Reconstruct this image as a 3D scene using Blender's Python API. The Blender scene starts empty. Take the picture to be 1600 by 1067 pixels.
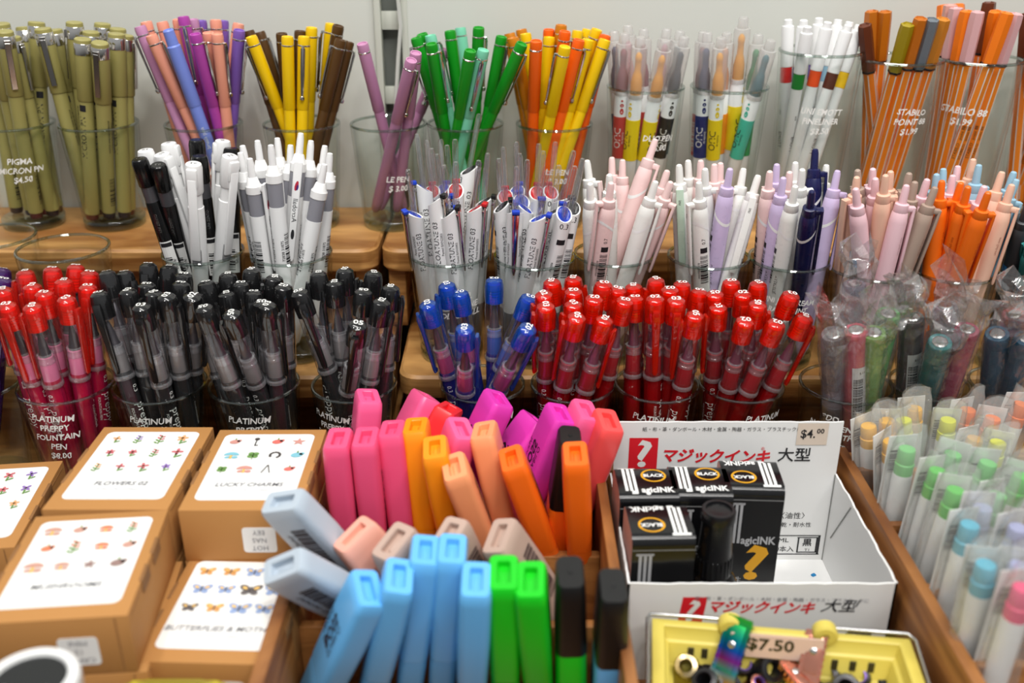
import bpy, bmesh, math, random
import numpy as np
from mathutils import Vector, Matrix
# ------------------------------------------------------------------ camera, world, lights, exposure (lengths in mm, metres in the scene)
S = 0.001
SC = bpy.context.scene
COL = SC.collection
PITCH = math.radians(24.5); FOC = 1556.0; EYE = 400.0
cam_d = bpy.data.cameras.new('camera'); cam = bpy.data.objects.new('camera', cam_d); COL.objects.link(cam)
cam.location = (0, 0, EYE * S); cam.rotation_euler = (math.pi / 2 - PITCH, 0, 0)
cam_d.sensor_width = 36; cam_d.lens = 36 * FOC / 1600; cam_d.clip_start = 0.02; cam_d.clip_end = 20
cam_d.dof.use_dof = True; cam_d.dof.focus_distance = 0.66; cam_d.dof.aperture_fstop = 4.8
SC.camera = cam
SC.view_settings.view_transform = 'Standard'; SC.view_settings.look = 'None'
SC.view_settings.gamma = 1; SC.view_settings.use_curve_mapping = False
SC.view_settings.exposure = 0.33
w = bpy.data.worlds.new('world'); SC.world = w; w.use_nodes = True
_n = w.node_tree.nodes; _l = w.node_tree.links                 # the shop around: pale ceiling and shelves above, dim floor below
_tc = _n.new('ShaderNodeTexCoord'); _sp = _n.new('ShaderNodeSeparateXYZ'); _ra = _n.new('ShaderNodeValToRGB')
_l.new(_tc.outputs['Generated'], _sp.inputs[0]); _mr = _n.new('ShaderNodeMapRange'); _mr.inputs['From Min'].default_value = -1
_l.new(_sp.outputs['Z'], _mr.inputs['Value']); _l.new(_mr.outputs[0], _ra.inputs[0]); _l.new(_ra.outputs[0], _n['Background'].inputs[0])
_e = _ra.color_ramp.elements; _e[0].position = 0.35; _e[0].color = (0.10, 0.09, 0.08, 1); _e[1].position = 0.62; _e[1].color = (0.9, 0.92, 0.93, 1)
_n['Background'].inputs[1].default_value = 0.36
def area(name, loc, aim, sx, sy, power, col):
    d = bpy.data.lights.new(name, 'AREA'); d.shape = 'RECTANGLE'; d.size = sx; d.size_y = sy; d.energy = power; d.color = col
    o = bpy.data.objects.new(name, d); COL.objects.link(o); o.location = loc
    o.rotation_euler = (Vector(aim) - Vector(loc)).to_track_quat('-Z', 'Y').to_euler()
area('ceiling_lamp', (-0.15, 0.25, 1.75), (0, 0.55, 0), 1.3, 0.18, 9.5, (1.0, 0.98, 0.94))
area('ceiling_lamp', (0.35, -0.6, 1.7), (0, 0.6, 0.1), 1.3, 0.18, 15, (1.0, 0.98, 0.95))
for x, y, e in ((-0.55, 0.05, 3.2), (0.15, -0.15, 3.2), (0.75, 0.1, 3.2)):
    area('ceiling_spot', (x, y, 1.6), (x * 0.3, 0.6, 0), 0.07, 0.07, e, (1.0, 0.97, 0.92))
cy = SC.cycles
cy.transparent_max_bounces = 40; cy.max_bounces = 7; cy.diffuse_bounces = 3; cy.glossy_bounces = 3
cy.caustics_reflective = False; cy.caustics_refractive = False
cy.use_denoising = True; cy.use_adaptive_sampling = True; cy.adaptive_threshold = 0.02
cy.sample_clamp_indirect = 4.0
random.seed(5)

SP, CP = math.sin(PITCH), math.cos(PITCH)
def ray(x, y):
    a = (x - 800) / FOC; b = (533.5 - y) / FOC
    d = np.array([a, CP + b * SP, -SP + b * CP]); return d / d[1]
EYEV = np.array([0, 0, EYE])
def PD(x, y, D): return EYEV + ray(x, y) * D                 # point of a sight line at ground distance D
def PZ(x, y, z):
    d = ray(x, y); return EYEV + d * ((z - EYE) / d[2])      # point of a sight line at height z
def lin(c): return tuple(((v / 255) / 12.92 if v / 255 <= 0.04045 else ((v / 255 + 0.055) / 1.055) ** 2.4) for v in c) + (1,)

# ------------------------------------------------------------------ materials
_M = {}
def plain(c, rough=0.35, metal=0.0, bump=0, spec=0.5, sub=0):
    k = ('p', tuple(c), rough, metal, bump, spec, sub)
    if k in _M: return _M[k]
    m = bpy.data.materials.new('plastic'); m.use_nodes = True; n = m.node_tree.nodes; b = n['Principled BSDF']
    b.inputs['Base Color'].default_value = lin(c); b.inputs['Roughness'].default_value = rough
    b.inputs['Metallic'].default_value = metal; b.inputs['Specular IOR Level'].default_value = spec
    tc = n.new('ShaderNodeTexCoord'); t = n.new('ShaderNodeTexNoise'); t.inputs['Scale'].default_value = 220
    L = m.node_tree.links; L.new(tc.outputs['Object'], t.inputs['Vector'])
    r = n.new('ShaderNodeMapRange'); r.inputs['To Min'].default_value = rough * 0.85; r.inputs['To Max'].default_value = min(1, rough * 1.2)
    L.new(t.outputs['Fac'], r.inputs['Value']); L.new(r.outputs['Result'], b.inputs['Roughness'])
    if bump:
        bp = n.new('ShaderNodeBump'); bp.inputs['Strength'].default_value = bump; bp.inputs['Distance'].default_value = 0.0004
        L.new(t.outputs['Fac'], bp.inputs['Height']); L.new(bp.outputs['Normal'], b.inputs['Normal'])
    _M[k] = m; return m
def sheer(c, op=0.0, rough=0.06, body=None, refl=0.05, edge=0.75, power=4.0, film=0.0, fscale=60):
    """thin clear or tinted plastic and glass: light passes straight through, the rest is scattered by a body or mirrored at grazing angles"""
    k = ('s', tuple(c), op, rough, body, refl, edge, power, film, fscale)
    if k in _M: return _M[k]
    m = bpy.data.materials.new('clear_plastic'); m.use_nodes = True; n = m.node_tree.nodes; L = m.node_tree.links
    for q in list(n):
        if q.type != 'OUTPUT_MATERIAL': n.remove(q)
    out = [q for q in n if q.type == 'OUTPUT_MATERIAL'][0]
    tr = n.new('ShaderNodeBsdfTransparent'); tr.inputs[0].default_value = lin(c)
    top = tr.outputs[0]
    nrm = None
    if film:
        tc = n.new('ShaderNodeTexCoord'); t = n.new('ShaderNodeTexNoise'); t.inputs['Scale'].default_value = fscale; t.inputs['Detail'].default_value = 3
        t.inputs['Distortion'].default_value = 1.5
        bp = n.new('ShaderNodeBump'); bp.inputs['Strength'].default_value = film; bp.inputs['Distance'].default_value = 0.004
        L.new(tc.outputs['Object'], t.inputs['Vector']); L.new(t.outputs['Fac'], bp.inputs['Height']); nrm = bp.outputs['Normal']
    if op:
        d = n.new('ShaderNodeBsdfPrincipled'); d.inputs['Base Color'].default_value = lin(body or c); d.inputs['Roughness'].default_value = 0.25
        mx = n.new('ShaderNodeMixShader'); mx.inputs[0].default_value = op; L.new(top, mx.inputs[1]); L.new(d.outputs[0], mx.inputs[2]); top = mx.outputs[0]
    gl = n.new('ShaderNodeBsdfGlossy'); gl.inputs['Roughness'].default_value = rough
    lw = n.new('ShaderNodeLayerWeight'); lw.inputs['Blend'].default_value = 0.5
    pw = n.new('ShaderNodeMath'); pw.operation = 'POWER'; pw.inputs[1].default_value = power; L.new(lw.outputs['Facing'], pw.inputs[0])
    ma = n.new('ShaderNodeMath'); ma.operation = 'MULTIPLY_ADD'; ma.inputs[1].default_value = edge; ma.inputs[2].default_value = refl; L.new(pw.outputs[0], ma.inputs[0])
    if nrm: L.new(nrm, gl.inputs['Normal']); L.new(nrm, lw.inputs['Normal'])
    mx = n.new('ShaderNodeMixShader'); L.new(ma.outputs[0], mx.inputs[0]); L.new(top, mx.inputs[1]); L.new(gl.outputs[0], mx.inputs[2])
    L.new(mx.outputs[0], out.inputs[0]); _M[k] = m; return m
def wood(name, c1, c2, scale=(1, 1, 1), rough=0.45, grain=38):
    m = bpy.data.materials.new(name); m.use_nodes = True; n = m.node_tree.nodes; L = m.node_tree.links; b = n['Principled BSDF']
    tc = n.new('ShaderNodeTexCoord'); mp = n.new('ShaderNodeMapping'); mp.inputs['Scale'].default_value = scale
    L.new(tc.outputs['Object'], mp.inputs['Vector'])
    wv = n.new('ShaderNodeTexNoise'); wv.inputs['Scale'].default_value = grain; wv.inputs['Detail'].default_value = 6; wv.inputs['Distortion'].default_value = 0.6
    L.new(mp.outputs[0], wv.inputs['Vector'])
    ra = n.new('ShaderNodeValToRGB'); ra.color_ramp.elements[0].position = 0.36; ra.color_ramp.elements[1].position = 0.62
    ra.color_ramp.elements[0].color = lin(c1); ra.color_ramp.elements[1].color = lin(c2)
    L.new(wv.outputs['Fac'], ra.inputs[0]); L.new(ra.outputs[0], b.inputs['Base Color']); b.inputs['Roughness'].default_value = rough
    bp = n.new('ShaderNodeBump'); bp.inputs['Strength'].default_value = 0.15; bp.inputs['Distance'].default_value = 0.0005
    L.new(wv.outputs['Fac'], bp.inputs['Height']); L.new(bp.outputs['Normal'], b.inputs['Normal'])
    return m
WOOD = wood('pine_wood', (144, 94, 46), (212, 160, 96), (0.35, 1.3, 7.0), 0.42, 22)
WOOD2 = wood('tray_wood', (118, 70, 32), (168, 112, 60), (1, 0.3, 3), 0.45, 30)
WOODD = wood('counter_wood', (70, 45, 26), (100, 66, 38), (0.5, 1, 1), 0.5, 30)
KRAFT = plain((182, 130, 74), 0.7, 0, 0.05, 0.3)
WALL = plain((208, 210, 203), 0.5, 0, 0.02, 0.35)
WHITE = plain((238, 238, 238), 0.3); PAPER = plain((236, 236, 234), 0.55, 0, 0, 0.3); BLACK = plain((14, 14, 16), 0.25); INK = plain((28, 28, 32), 0.5)
CHROME = plain((215, 212, 208), 0.12, 1.0); STEEL = plain((190, 190, 190), 0.25, 1.0); BRASS = plain((190, 170, 130), 0.25, 1.0)
CHALK = plain((240, 240, 236), 0.6)
GLASS = sheer((252, 254, 253), 0, 0.03, None, 0.014, 0.6, 3.6)
GBASE = sheer((232, 242, 237), 0, 0.03, None, 0.07, 0.6, 2.4)
GRIM = sheer((222, 230, 226), 0, 0.04, None, 0.12, 0.6, 2.0)
RINGM = sheer((250, 250, 252), 0.16, 0.05, (240, 240, 244), 0.08, 0.6, 2.5)
CLEARP = sheer((253, 253, 254), 0.015, 0.04, (235, 235, 240), 0.045, 0.7, 2.5)
PLUNG = sheer((252, 252, 254), 0.04, 0.03, (240, 240, 245), 0.07, 0.9, 1.7)
FILM = sheer((255, 255, 255), 0.06, 0.12, (252, 252, 254), 0.09, 0.4, 2.0, 0.5, 60)
CRINK = sheer((255, 255, 255), 0.08, 0.10, (252, 252, 254), 0.16, 0.55, 1.8, 0.6, 60)
SLEEVE = sheer((253, 254, 253), 0.19, 0.22, (240, 242, 240), 0.06, 0.45, 2.5, 0.5, 70)

# ------------------------------------------------------------------ mesh building
_T = {}
def text_mesh(s, size, off=0):
    k = (s, size, off)
    if k not in _T:
        cu = bpy.data.curves.new('lettering', 'FONT'); cu.body = s; cu.size = size; cu.align_x = 'CENTER'; cu.align_y = 'CENTER'; cu.resolution_u = 2; cu.offset = off
        o = bpy.data.objects.new('lettering', cu); me = bpy.data.meshes.new_from_object(o)
        _T[k] = ([tuple(v.co) for v in me.vertices], [tuple(p.vertices) for p in me.polygons])
        bpy.data.objects.remove(o); bpy.data.curves.remove(cu); bpy.data.meshes.remove(me)
    return _T[k]
class B:
    def __init__(s): s.bm = bmesh.new()
    def ring(s, pts): return [s.bm.verts.new(p) for p in pts]
    def face(s, vs, mi=0):
        try: f = s.bm.faces.new(vs); f.material_index = mi; return f
        except ValueError: return None
    def bridge(s, a, b, mi=0):
        n = len(a)
        for i in range(n): s.face([a[i], a[(i + 1) % n], b[(i + 1) % n], b[i]], mi)
    def loft(s, rings, mi=0, caps=(1, 1)):
        rs = [s.ring(r) for r in rings]
        for a, b in zip(rs, rs[1:]): s.bridge(a, b, mi)
        if caps[0]: s.face(rs[0][::-1], mi)
        if caps[1]: return s.face(rs[-1], mi)
    def lathe(s, prof, seg=16, mi=0, ox=0, oy=0, caps=(1, 1)):
        cs = [(math.cos(2 * math.pi * i / seg), math.sin(2 * math.pi * i / seg)) for i in range(seg)]
        return s.loft([[(ox + r * c, oy + r * q, z) for c, q in cs] for r, z in prof], mi, caps)
    def shell(s, prof, seg=32, mi=0):
        cs = [(math.cos(2 * math.pi * i / seg), math.sin(2 * math.pi * i / seg)) for i in range(seg)]
        rs = [s.ring([(r * c, r * q, z) for c, q in cs]) for r, z in prof]
        for a, b in zip(rs, rs[1:]): s.bridge(a, b, mi)
        return rs
    def box(s, c, d, bev=0, mi=0, rot=None, seg=2):
        m = Matrix.Translation(c) @ (rot or Matrix()) @ Matrix.Diagonal((d[0], d[1], d[2], 1))
        r = bmesh.ops.create_cube(s.bm, size=1, matrix=m); vs = r['verts']
        fs = {f for v in vs for f in v.link_faces}
        for f in fs: f.material_index = mi
        if bev:
            es = list({e for v in vs for e in v.link_edges})
            bmesh.ops.bevel(s.bm, geom=es, offset=bev, segments=seg, affect='EDGES', profile=0.5, material=mi)
    def rr(s, secs, mi=0, n=4, caps=(1, 1), T=None):
        rings = []
        for z, hx, hy, r in secs:
            r = min(r, hx - 0.01, hy - 0.01); p = []
            for sx, sy, a0 in ((1, 1, 0), (-1, 1, 90), (-1, -1, 180), (1, -1, 270)):
                for i in range(n + 1):
                    a = math.radians(a0 + 90 * i / n); q = (sx * (hx - r) + r * math.cos(a), sy * (hy - r) + r * math.sin(a), z)
                    p.append(tuple(T @ Vector(q)) if T else q)
            rings.append(p)
        return s.loft(rings, mi, caps)
    def tube(s, path, r, seg=8, mi=0, closed=False):
        P = [Vector(p) for p in path]; rings = []; ref = Vector((0.13, 0.21, 1)).normalized()
        for i, p in enumerate(P):
            a = P[i - 1] if (i or closed) else P[i]; b = P[(i + 1) % len(P)] if (i < len(P) - 1 or closed) else P[i]
            t = (b - a).normalized(); u = t.cross(ref)
            if u.length < 0.05: u = t.cross(Vector((1, 0, 0)))
            u.normalize(); v = t.cross(u); rad = r[i] if isinstance(r, (list, tuple)) else r
            rings.append([p + (u * math.cos(k * 2 * math.pi / seg) + v * math.sin(k * 2 * math.pi / seg)) * rad for k in range(seg)])
        if closed:
            rs = [s.ring(q) for q in rings]
            for a, b in zip(rs, rs[1:] + rs[:1]): s.bridge(a, b, mi)
        else: s.loft(rings, mi)
    def text(s, t, size, fn, mi=0, jit=0, sx=1.0, off=0):
        vs, fs = text_mesh(t, size, off)
        V = [s.bm.verts.new(fn(x * sx + (jit * math.sin(y * 1.7 + x * 0.6) if jit else 0), y + (jit * math.sin(x * 0.9 + y * 0.5) if jit else 0))) for x, y, _ in vs]
        for f in fs: s.face([V[i] for i in f], mi)
    def poly(s, pts, fn, mi=0): return s.face([s.bm.verts.new(fn(x, y)) for x, y in pts], mi)
    def rect(s, x0, y0, x1, y1, fn, mi=0): return s.poly([(x0, y0), (x1, y0), (x1, y1), (x0, y1)], fn, mi)
    def blob(s, cx, cy_, rx, ry, rot, fn, mi=0, n=10, a0=0, a1=360):
        c, q = math.cos(rot), math.sin(rot); p = []
        for i in range(n + (a1 - a0 < 360)):
            a = math.radians(a0 + (a1 - a0) * i / n); u, v = rx * math.cos(a), ry * math.sin(a); p.append((cx + u * c - v * q, cy_ + u * q + v * c))
        s.poly(p, fn, mi)
    def done(s, name, smooth=True, slots=1, angle=0.6):
        bm = s.bm; bm.normal_update()
        for f in bm.faces: f.smooth = smooth
        if smooth:
            for e in bm.edges:
                if len(e.link_faces) == 2 and e.calc_face_angle(0) > angle: e.smooth = False
        bm.transform(Matrix.Scale(S, 4)); me = bpy.data.meshes.new(name); bm.to_mesh(me); bm.free()
        for _ in range(slots): me.materials.append(None)
        return me
def cyl_fn(R, az, z0, up=True, along=True):
    """flat lettering (u, v) wrapped on a cylinder of radius R at azimuth az; along = reading along the axis"""
    def f(u, v):
        if along:
            a = az - v / R if up else az + v / R; z = z0 + (u if up else -u)
        else: a = az + u / R; z = z0 + v
        return (R * math.cos(a), R * math.sin(a), z)
    return f
def patch(b, R, az, z0, z1, wid, mi=0, n=5):
    """a printed label: a patch of a cylinder"""
    h = wid / 2 / R; a = []; c = []
    for i in range(n + 1):
        t = az - h + 2 * h * i / n; a.append(b.bm.verts.new((R * math.cos(t), R * math.sin(t), z0))); c.append(b.bm.verts.new((R * math.cos(t), R * math.sin(t), z1)))
    for i in range(n): b.face([a[i], a[i + 1], c[i + 1], c[i]], mi)
def barcode(b, R, az, z0, z1, wid, mi=0, seed=1):
    rnd = random.Random(seed); z = z0
    while z < z1:
        t = rnd.choice((0.35, 0.6, 0.9, 1.3)); patch(b, R, az, z, min(z + t, z1), wid, mi, 3); z += t + rnd.choice((0.4, 0.6, 1.0))
def link(name, me, mats, parent=None):
    o = bpy.data.objects.new(name, me); COL.objects.link(o)
    for i, m in enumerate(mats):
        o.material_slots[i].link = 'OBJECT'; o.material_slots[i].material = m
    if parent is not None: o.parent = parent
    return o
def tag(o, label, cat, group=None):
    o['label'] = label; o['category'] = cat
    if group: o['group'] = group
    return o
def struct(o): o['kind'] = 'structure'; return o
def empty(name, M):
    o = bpy.data.objects.new(name, None); o.empty_display_size = 0.01; COL.objects.link(o); o.matrix_world = M; return o
PART_LABELS = {('felt_pen', 'clip'): 'chrome wire clip', ('felt_pen', 'cap_ring'): 'thin metal ring', ('fineliner_pen', 'clip'): 'flat chrome clip', ('fineliner_pen', 'cap_band'): 'chrome band', ('gel_pen', 'clip'): 'chrome clip', ('gel_pen', 'plunger'): 'clear plunger', ('gel_pen', 'grip'): 'grey grip',
               ('fountain_pen', 'cap_sleeve'): 'clear cap sleeve', ('fountain_pen', 'crown'): 'tinted crown', ('fountain_pen', 'nib'): 'dark nib inside the cap', ('twin_marker', 'cap'): 'frosted clear cap', ('bagged_marker', 'clear_sleeve'): 'clear plastic sleeve', ('bagged_fountain_pen', 'clear_bag'): 'crumpled clear bag',
               ('bagged_fountain_pen', 'end_disc'): 'silver end disc', ('retractable_ballpoint', 'window'): 'grey band', ('highlighter', 'cap'): 'cap'}
def spawn(name, parts, M, mats, label=None, cat=None, group=None):
    """a thing from a template: an Empty that parents its parts; parts = (name, mesh, material keys, index of the part it sits on or None)"""
    root = empty(name, M); made = []
    for pn, me, keys, up in parts:
        made.append(link(pn, me, [mats[k] if isinstance(k, str) else k for k in keys], root if up is None else made[up]))
        if (name, pn) in PART_LABELS: made[-1]['label'] = PART_LABELS[(name, pn)]
    if label: tag(root, label, cat, group)
    return root
def at(x, y, z, rz=0): return Matrix.Translation((x * S, y * S, z * S)) @ Matrix.Rotation(rz, 4, 'Z')

# ------------------------------------------------------------------ templates: pens stand along +Z, clip towards +X, foot at z = 0
def lathe_part(name, *profs, seg=16, slots=1):
    b = B()
    for i, p in enumerate(profs):
        mi = p[0] if isinstance(p[0], int) else 0
        b.lathe(p[1:] if isinstance(p[0], int) else p, seg, mi)
    return b.done(name, slots=slots)
def strip(b, x, z0, z1, wid, th, bev=0.3, mi=0): b.box((x, 0, (z0 + z1) / 2), (th, wid, z1 - z0), bev, mi, None, 1)

def t_fineliner():                                             # olive capped fineliner, metal band and clip
    ps = [('barrel', lathe_part('barrel', [(3.4, 4), (5.4, 5), (5.4, 100)]), ('body',), None),
          ('end_plug', lathe_part('end_plug', [(4.2, 0), (4.7, 1), (4.7, 5)]), ('ink',), None),
          ('cap', lathe_part('cap', [(5.9, 99), (6.15, 99.4), (6.3, 141), (5.9, 145.4), (5.2, 146)]), ('body',), None)]
    ps.append(('cap_band', lathe_part('cap_band', [(6.2, 134), (6.5, 134.4), (6.45, 142.5), (6.1, 143)]), ('metal',), None))
    b = B(); b.box((7.6, 0, 122), (0.9, 4.2, 34), 0.4, 0, None, 1); b.box((6.9, 0, 138), (1.6, 4.6, 6), 0.4, 0, None, 1)
    ps.append(('clip', b.done('clip'), ('metal',), None))
    b = B(); b.text('MICRON PN', 6.2, cyl_fn(5.5, math.pi, 70)); b.text('PIGMA INK ACID FREE', 2.3, cyl_fn(5.5, 1.6, 72)); b.text('WATER AND FADE PROOF', 2.3, cyl_fn(5.5, 1.05, 72))
    b.text('BLEED FREE INK', 2.3, cyl_fn(5.5, 2.1, 74)); barcode(b, 5.5, 1.35, 12, 36, 7); b.text('XSDK-PN', 3, cyl_fn(5.5, 2.35, 24)); patch(b, 5.5, math.pi, 99 - 8, 99 - 3, 5)
    ps.append(('print', b.done('print', False), (INK,), 0))
    return ps
def t_slim():                                                  # slim capped felt pen with wire clip
    b = B(); b.lathe([(2.6, 0), (3.6, 2), (4.1, 10), (4.1, 92)])
    ps = [('barrel', b.done('barrel'), ('body',), None),
          ('cap', lathe_part('cap', [(4.2, 91), (4.5, 91.6), (4.55, 139)]), ('body',), None),
          ('cap_button', lathe_part('cap_button', [(4.3, 139.6), (4.4, 144), (4.0, 146), (3.2, 146), (2.9, 145.2), (0.4, 145)]), ('body',), None),
          ('cap_ring', lathe_part('cap_ring', [(4.5, 138.8), (4.65, 139), (4.65, 139.8), (4.4, 140)]), ('metal',), None)]
    b = B(); b.tube([(4.3, 0, 139.4), (5.9, 0, 139.5), (6.3, 0, 137), (6.0, 0, 118), (5.6, 0, 101)], [1.0, 1.1, 1.1, 0.9, 0.8], 6)
    b.tube([(6.2, 1.1, 138), (6.0, 1.0, 118), (5.6, 0.4, 101)], 0.6, 5); b.tube([(6.2, -1.1, 138), (6.0, -1.0, 118), (5.6, -0.4, 101)], 0.6, 5)
    b.lathe([(0.6, 98.6), (1.4, 99.2), (1.7, 100.5), (1.4, 101.8), (0.5, 102.4)], 8, 0, 5.6, 0)
    ps.append(('clip', b.done('clip'), ('metal',), None)); return ps
def t_brush():                                                 # pale blue pen with stepped cap end
    b = B(); b.text('brush pen', 4.2, cyl_fn(4.75, 0.2, 66)); b.blob(0, 0, 2, 2, 0, cyl_fn(4.75, 0.3, 44)); b.blob(4, 1, 1.6, 1.6, 0, cyl_fn(4.75, 0.3, 44)); b.blob(8, -1, 2, 2, 0, cyl_fn(4.75, 0.3, 44))
    return [('barrel', lathe_part('barrel', [(3.2, 0), (4.6, 4), (4.6, 90)]), ('body',), None),
            ('cap', lathe_part('cap', [(4.8, 90), (5.0, 90.6), (5.0, 134), (4.2, 135), (4.0, 145), (3.2, 146), (2.6, 146), (2.2, 144.6), (0.4, 144.5)]), ('body',), None),
            ('print', b.done('print', False), (CHALK,), 0)]
def t_duo():                                                   # white twin marker, coloured band, frosted cap over the tip
    ps = [('barrel', lathe_part('barrel', [(4.6, 0), (5.2, 1), (5.4, 103), (4.8, 104)]), (WHITE,), None)]
    ps.append(('colour_band', lathe_part('colour_band', [(5.3, 50), (5.5, 50.2), (5.5, 84), (5.3, 84.2)]), ('body',), 0))
    b = B(); f = cyl_fn(5.5, 0, 0)
    b.blob(88.8, 0, 2.6, 1.5, 0, f); b.blob(93.6, 0, 1.5, 1.5, 0, f); b.blob(97.2, 0, 0.9, 0.9, 0, f); b.text('PAPER LOVE', 3, cyl_fn(5.46, 0, 32)); b.blob(20, 0, 1, 1, 0, f)
    ps.append(('marks', b.done('marks', False), ('body',), 0))
    b = B(); b.text('DUO', 7.5, cyl_fn(5.6, -0.55, 67, False)); b.text('Double tip', 2.2, cyl_fn(5.6, 0.3, 67, False)); barcode(b, 5.6, 2.2, 54, 78, 5.5)
    ps.append(('print', b.done('print', False), ('print',), 0))
    ps.append(('tip', lathe_part('tip', [(4.3, 104), (4.2, 114), (3.0, 120), (2.3, 122), (2.3, 130), (2.6, 131), (2.4, 134), (1.2, 136)]), ('nib',), None))
    b = B(); b.lathe([(5.6, 101), (5.9, 101.5), (6.1, 138), (5.6, 140.4), (3.9, 140.6), (3.7, 147), (3.0, 148)])
    ps.append(('cap', b.done('cap'), ('frost',), None)); return ps
def t_emott():                                                 # white fineliner with a colour band under the cap
    b = B(); b.text('EMOTT', 4, cyl_fn(4.25, 0.2, 62, False)); b.text('uni', 3.2, cyl_fn(4.25, 0.2, 84, False)); b.text('0.4', 3, cyl_fn(4.25, 0.2, 38, False))
    return [('barrel', lathe_part('barrel', [(3.2, 0), (4.1, 4), (4.15, 108)]), (WHITE,), None),
            ('colour_band', lathe_part('colour_band', [(4.15, 107), (4.35, 107.2), (4.35, 119), (4.15, 119.2)]), ('body',), None),
            ('cap', lathe_part('cap', [(4.3, 119), (4.6, 119.4), (4.75, 148), (4.4, 150), (3.2, 150.4), (3.0, 154.4), (2.4, 155)]), (WHITE,), None),
            ('print', b.done('print', False), (INK,), 0)]
def t_hex():                                                   # six-sided orange fineliner with white stripes
    b = B(); b.lathe([(1.5, 0), (4.7, 8), (4.7, 127), (3.6, 128)], 6); ps = [('barrel', b.done('barrel', angle=0.3), ('body',), None)]
    b = B()
    for k in range(6):
        a = k * math.pi / 3; b.box((4.64 * math.cos(a), 4.64 * math.sin(a), 68), (0.3, 0.7, 116), 0, 0, Matrix.Rotation(a, 4, 'Z'))
    ps.append(('stripes', b.done('stripes', False), (PAPER,), 0))
    b = B()
    def fn(u, v): a = math.pi / 6; R = 4.15; return (R * math.cos(a) + v * math.sin(a), R * math.sin(a) - v * math.cos(a), 66 + u)
    def fn2(u, v): a = math.pi / 6 + math.pi / 3; R = 4.15; return (R * math.cos(a) + v * math.sin(a), R * math.sin(a) - v * math.cos(a), 66 + u)
    b.text('STABILO   point 88', 3.4, fn); b.text('STABILO   point 88', 3.4, fn2); ps.append(('print', b.done('print', False), (INK,), 0))
    ps.append(('ring', lathe_part('ring', [(4.9, 127), (5.2, 127.2), (5.2, 128.6), (4.9, 128.8)], seg=6), (BLACK,), None))
    b = B(); b.lathe([(4.9, 128.6), (5.15, 129), (5.3, 160), (4.9, 166.4), (3.6, 167), (3.0, 166), (0.3, 165.8)], 6); ps.append(('cap', b.done('cap', angle=0.3), ('cap',), None)); return ps
def t_bigclip():                                               # white clicker whose clip runs into the barrel
    b = B(); b.rr([(0, 2.6, 2.6, 2.5), (6, 5.2, 5.2, 5.1), (100, 5.6, 5.6, 5.4), (112, 5.2, 5.2, 5), (112.4, 4.6, 4.6, 4.5), (126, 4.4, 4.4, 4.3)])
    ps = [('barrel', b.done('barrel'), ('body',), None)]
    b = B(); b.rr([(122, 5.0, 5.0, 4.8), (123, 5.5, 5.5, 5.2), (140, 5.6, 5.6, 5.3), (142.5, 5.0, 5.0, 4.8), (143, 4.2, 4.2, 4)]); b.box((6.0, 0, 104), (2.4, 6.0, 60), 1.1); b.box((4.8, 0, 134), (4, 7.4, 14), 1.5)
    ps.append(('clip_cap', b.done('clip_cap'), ('body',), None))
    b = B(); b.box((5.1, 0, 76), (1.6, 6.4, 13), 1.2); ps.append(('clip_slot', b.done('clip_slot'), ('slot',), 0))
    b = B(); b.text('0.5', 3.4, lambda u, v: (v, -u, 143.15)); ps.append(('print', b.done('print', False), (INK,), 1)); return ps
def t_darkclick():                                             # black pen with smoky neck and price label
    ps = [('barrel', lathe_part('barrel', [(2.4, 0), (5.0, 6), (5.2, 112), (4.9, 113)]), ('body',), None),
          ('neck', lathe_part('neck', [(4.8, 112), (4.9, 125)]), ('slot',), None),
          ('end_cap', lathe_part('end_cap', [(5.2, 124), (5.6, 124.6), (5.6, 140), (5.0, 142.4), (4.2, 143)]), ('body',), None)]
    b = B(); patch(b, 5.28, 0.2, 55, 84, 9, 0); me = b
    patch(b, 5.32, 0.2, 80, 83, 8, 1); barcode(b, 5.34, 0.0, 57, 73, 4.5, 1); b.text('4902778', 2.2, cyl_fn(5.34, 0.75, 66), 1); b.text('BLACK 0.5', 2.0, cyl_fn(5.34, 0.55, 66), 1)
    ps.append(('price_label', b.done('price_label', False, 2), (PAPER, INK), 0))
    b = B(); b.text('0.5', 3.4, lambda u, v: (v, -u, 143.15)); b.text('UNI ZENTO', 2.6, cyl_fn(5.25, 0.1, 98)); ps.append(('print', b.done('print', False), (STEEL,), 2)); return ps
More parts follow.
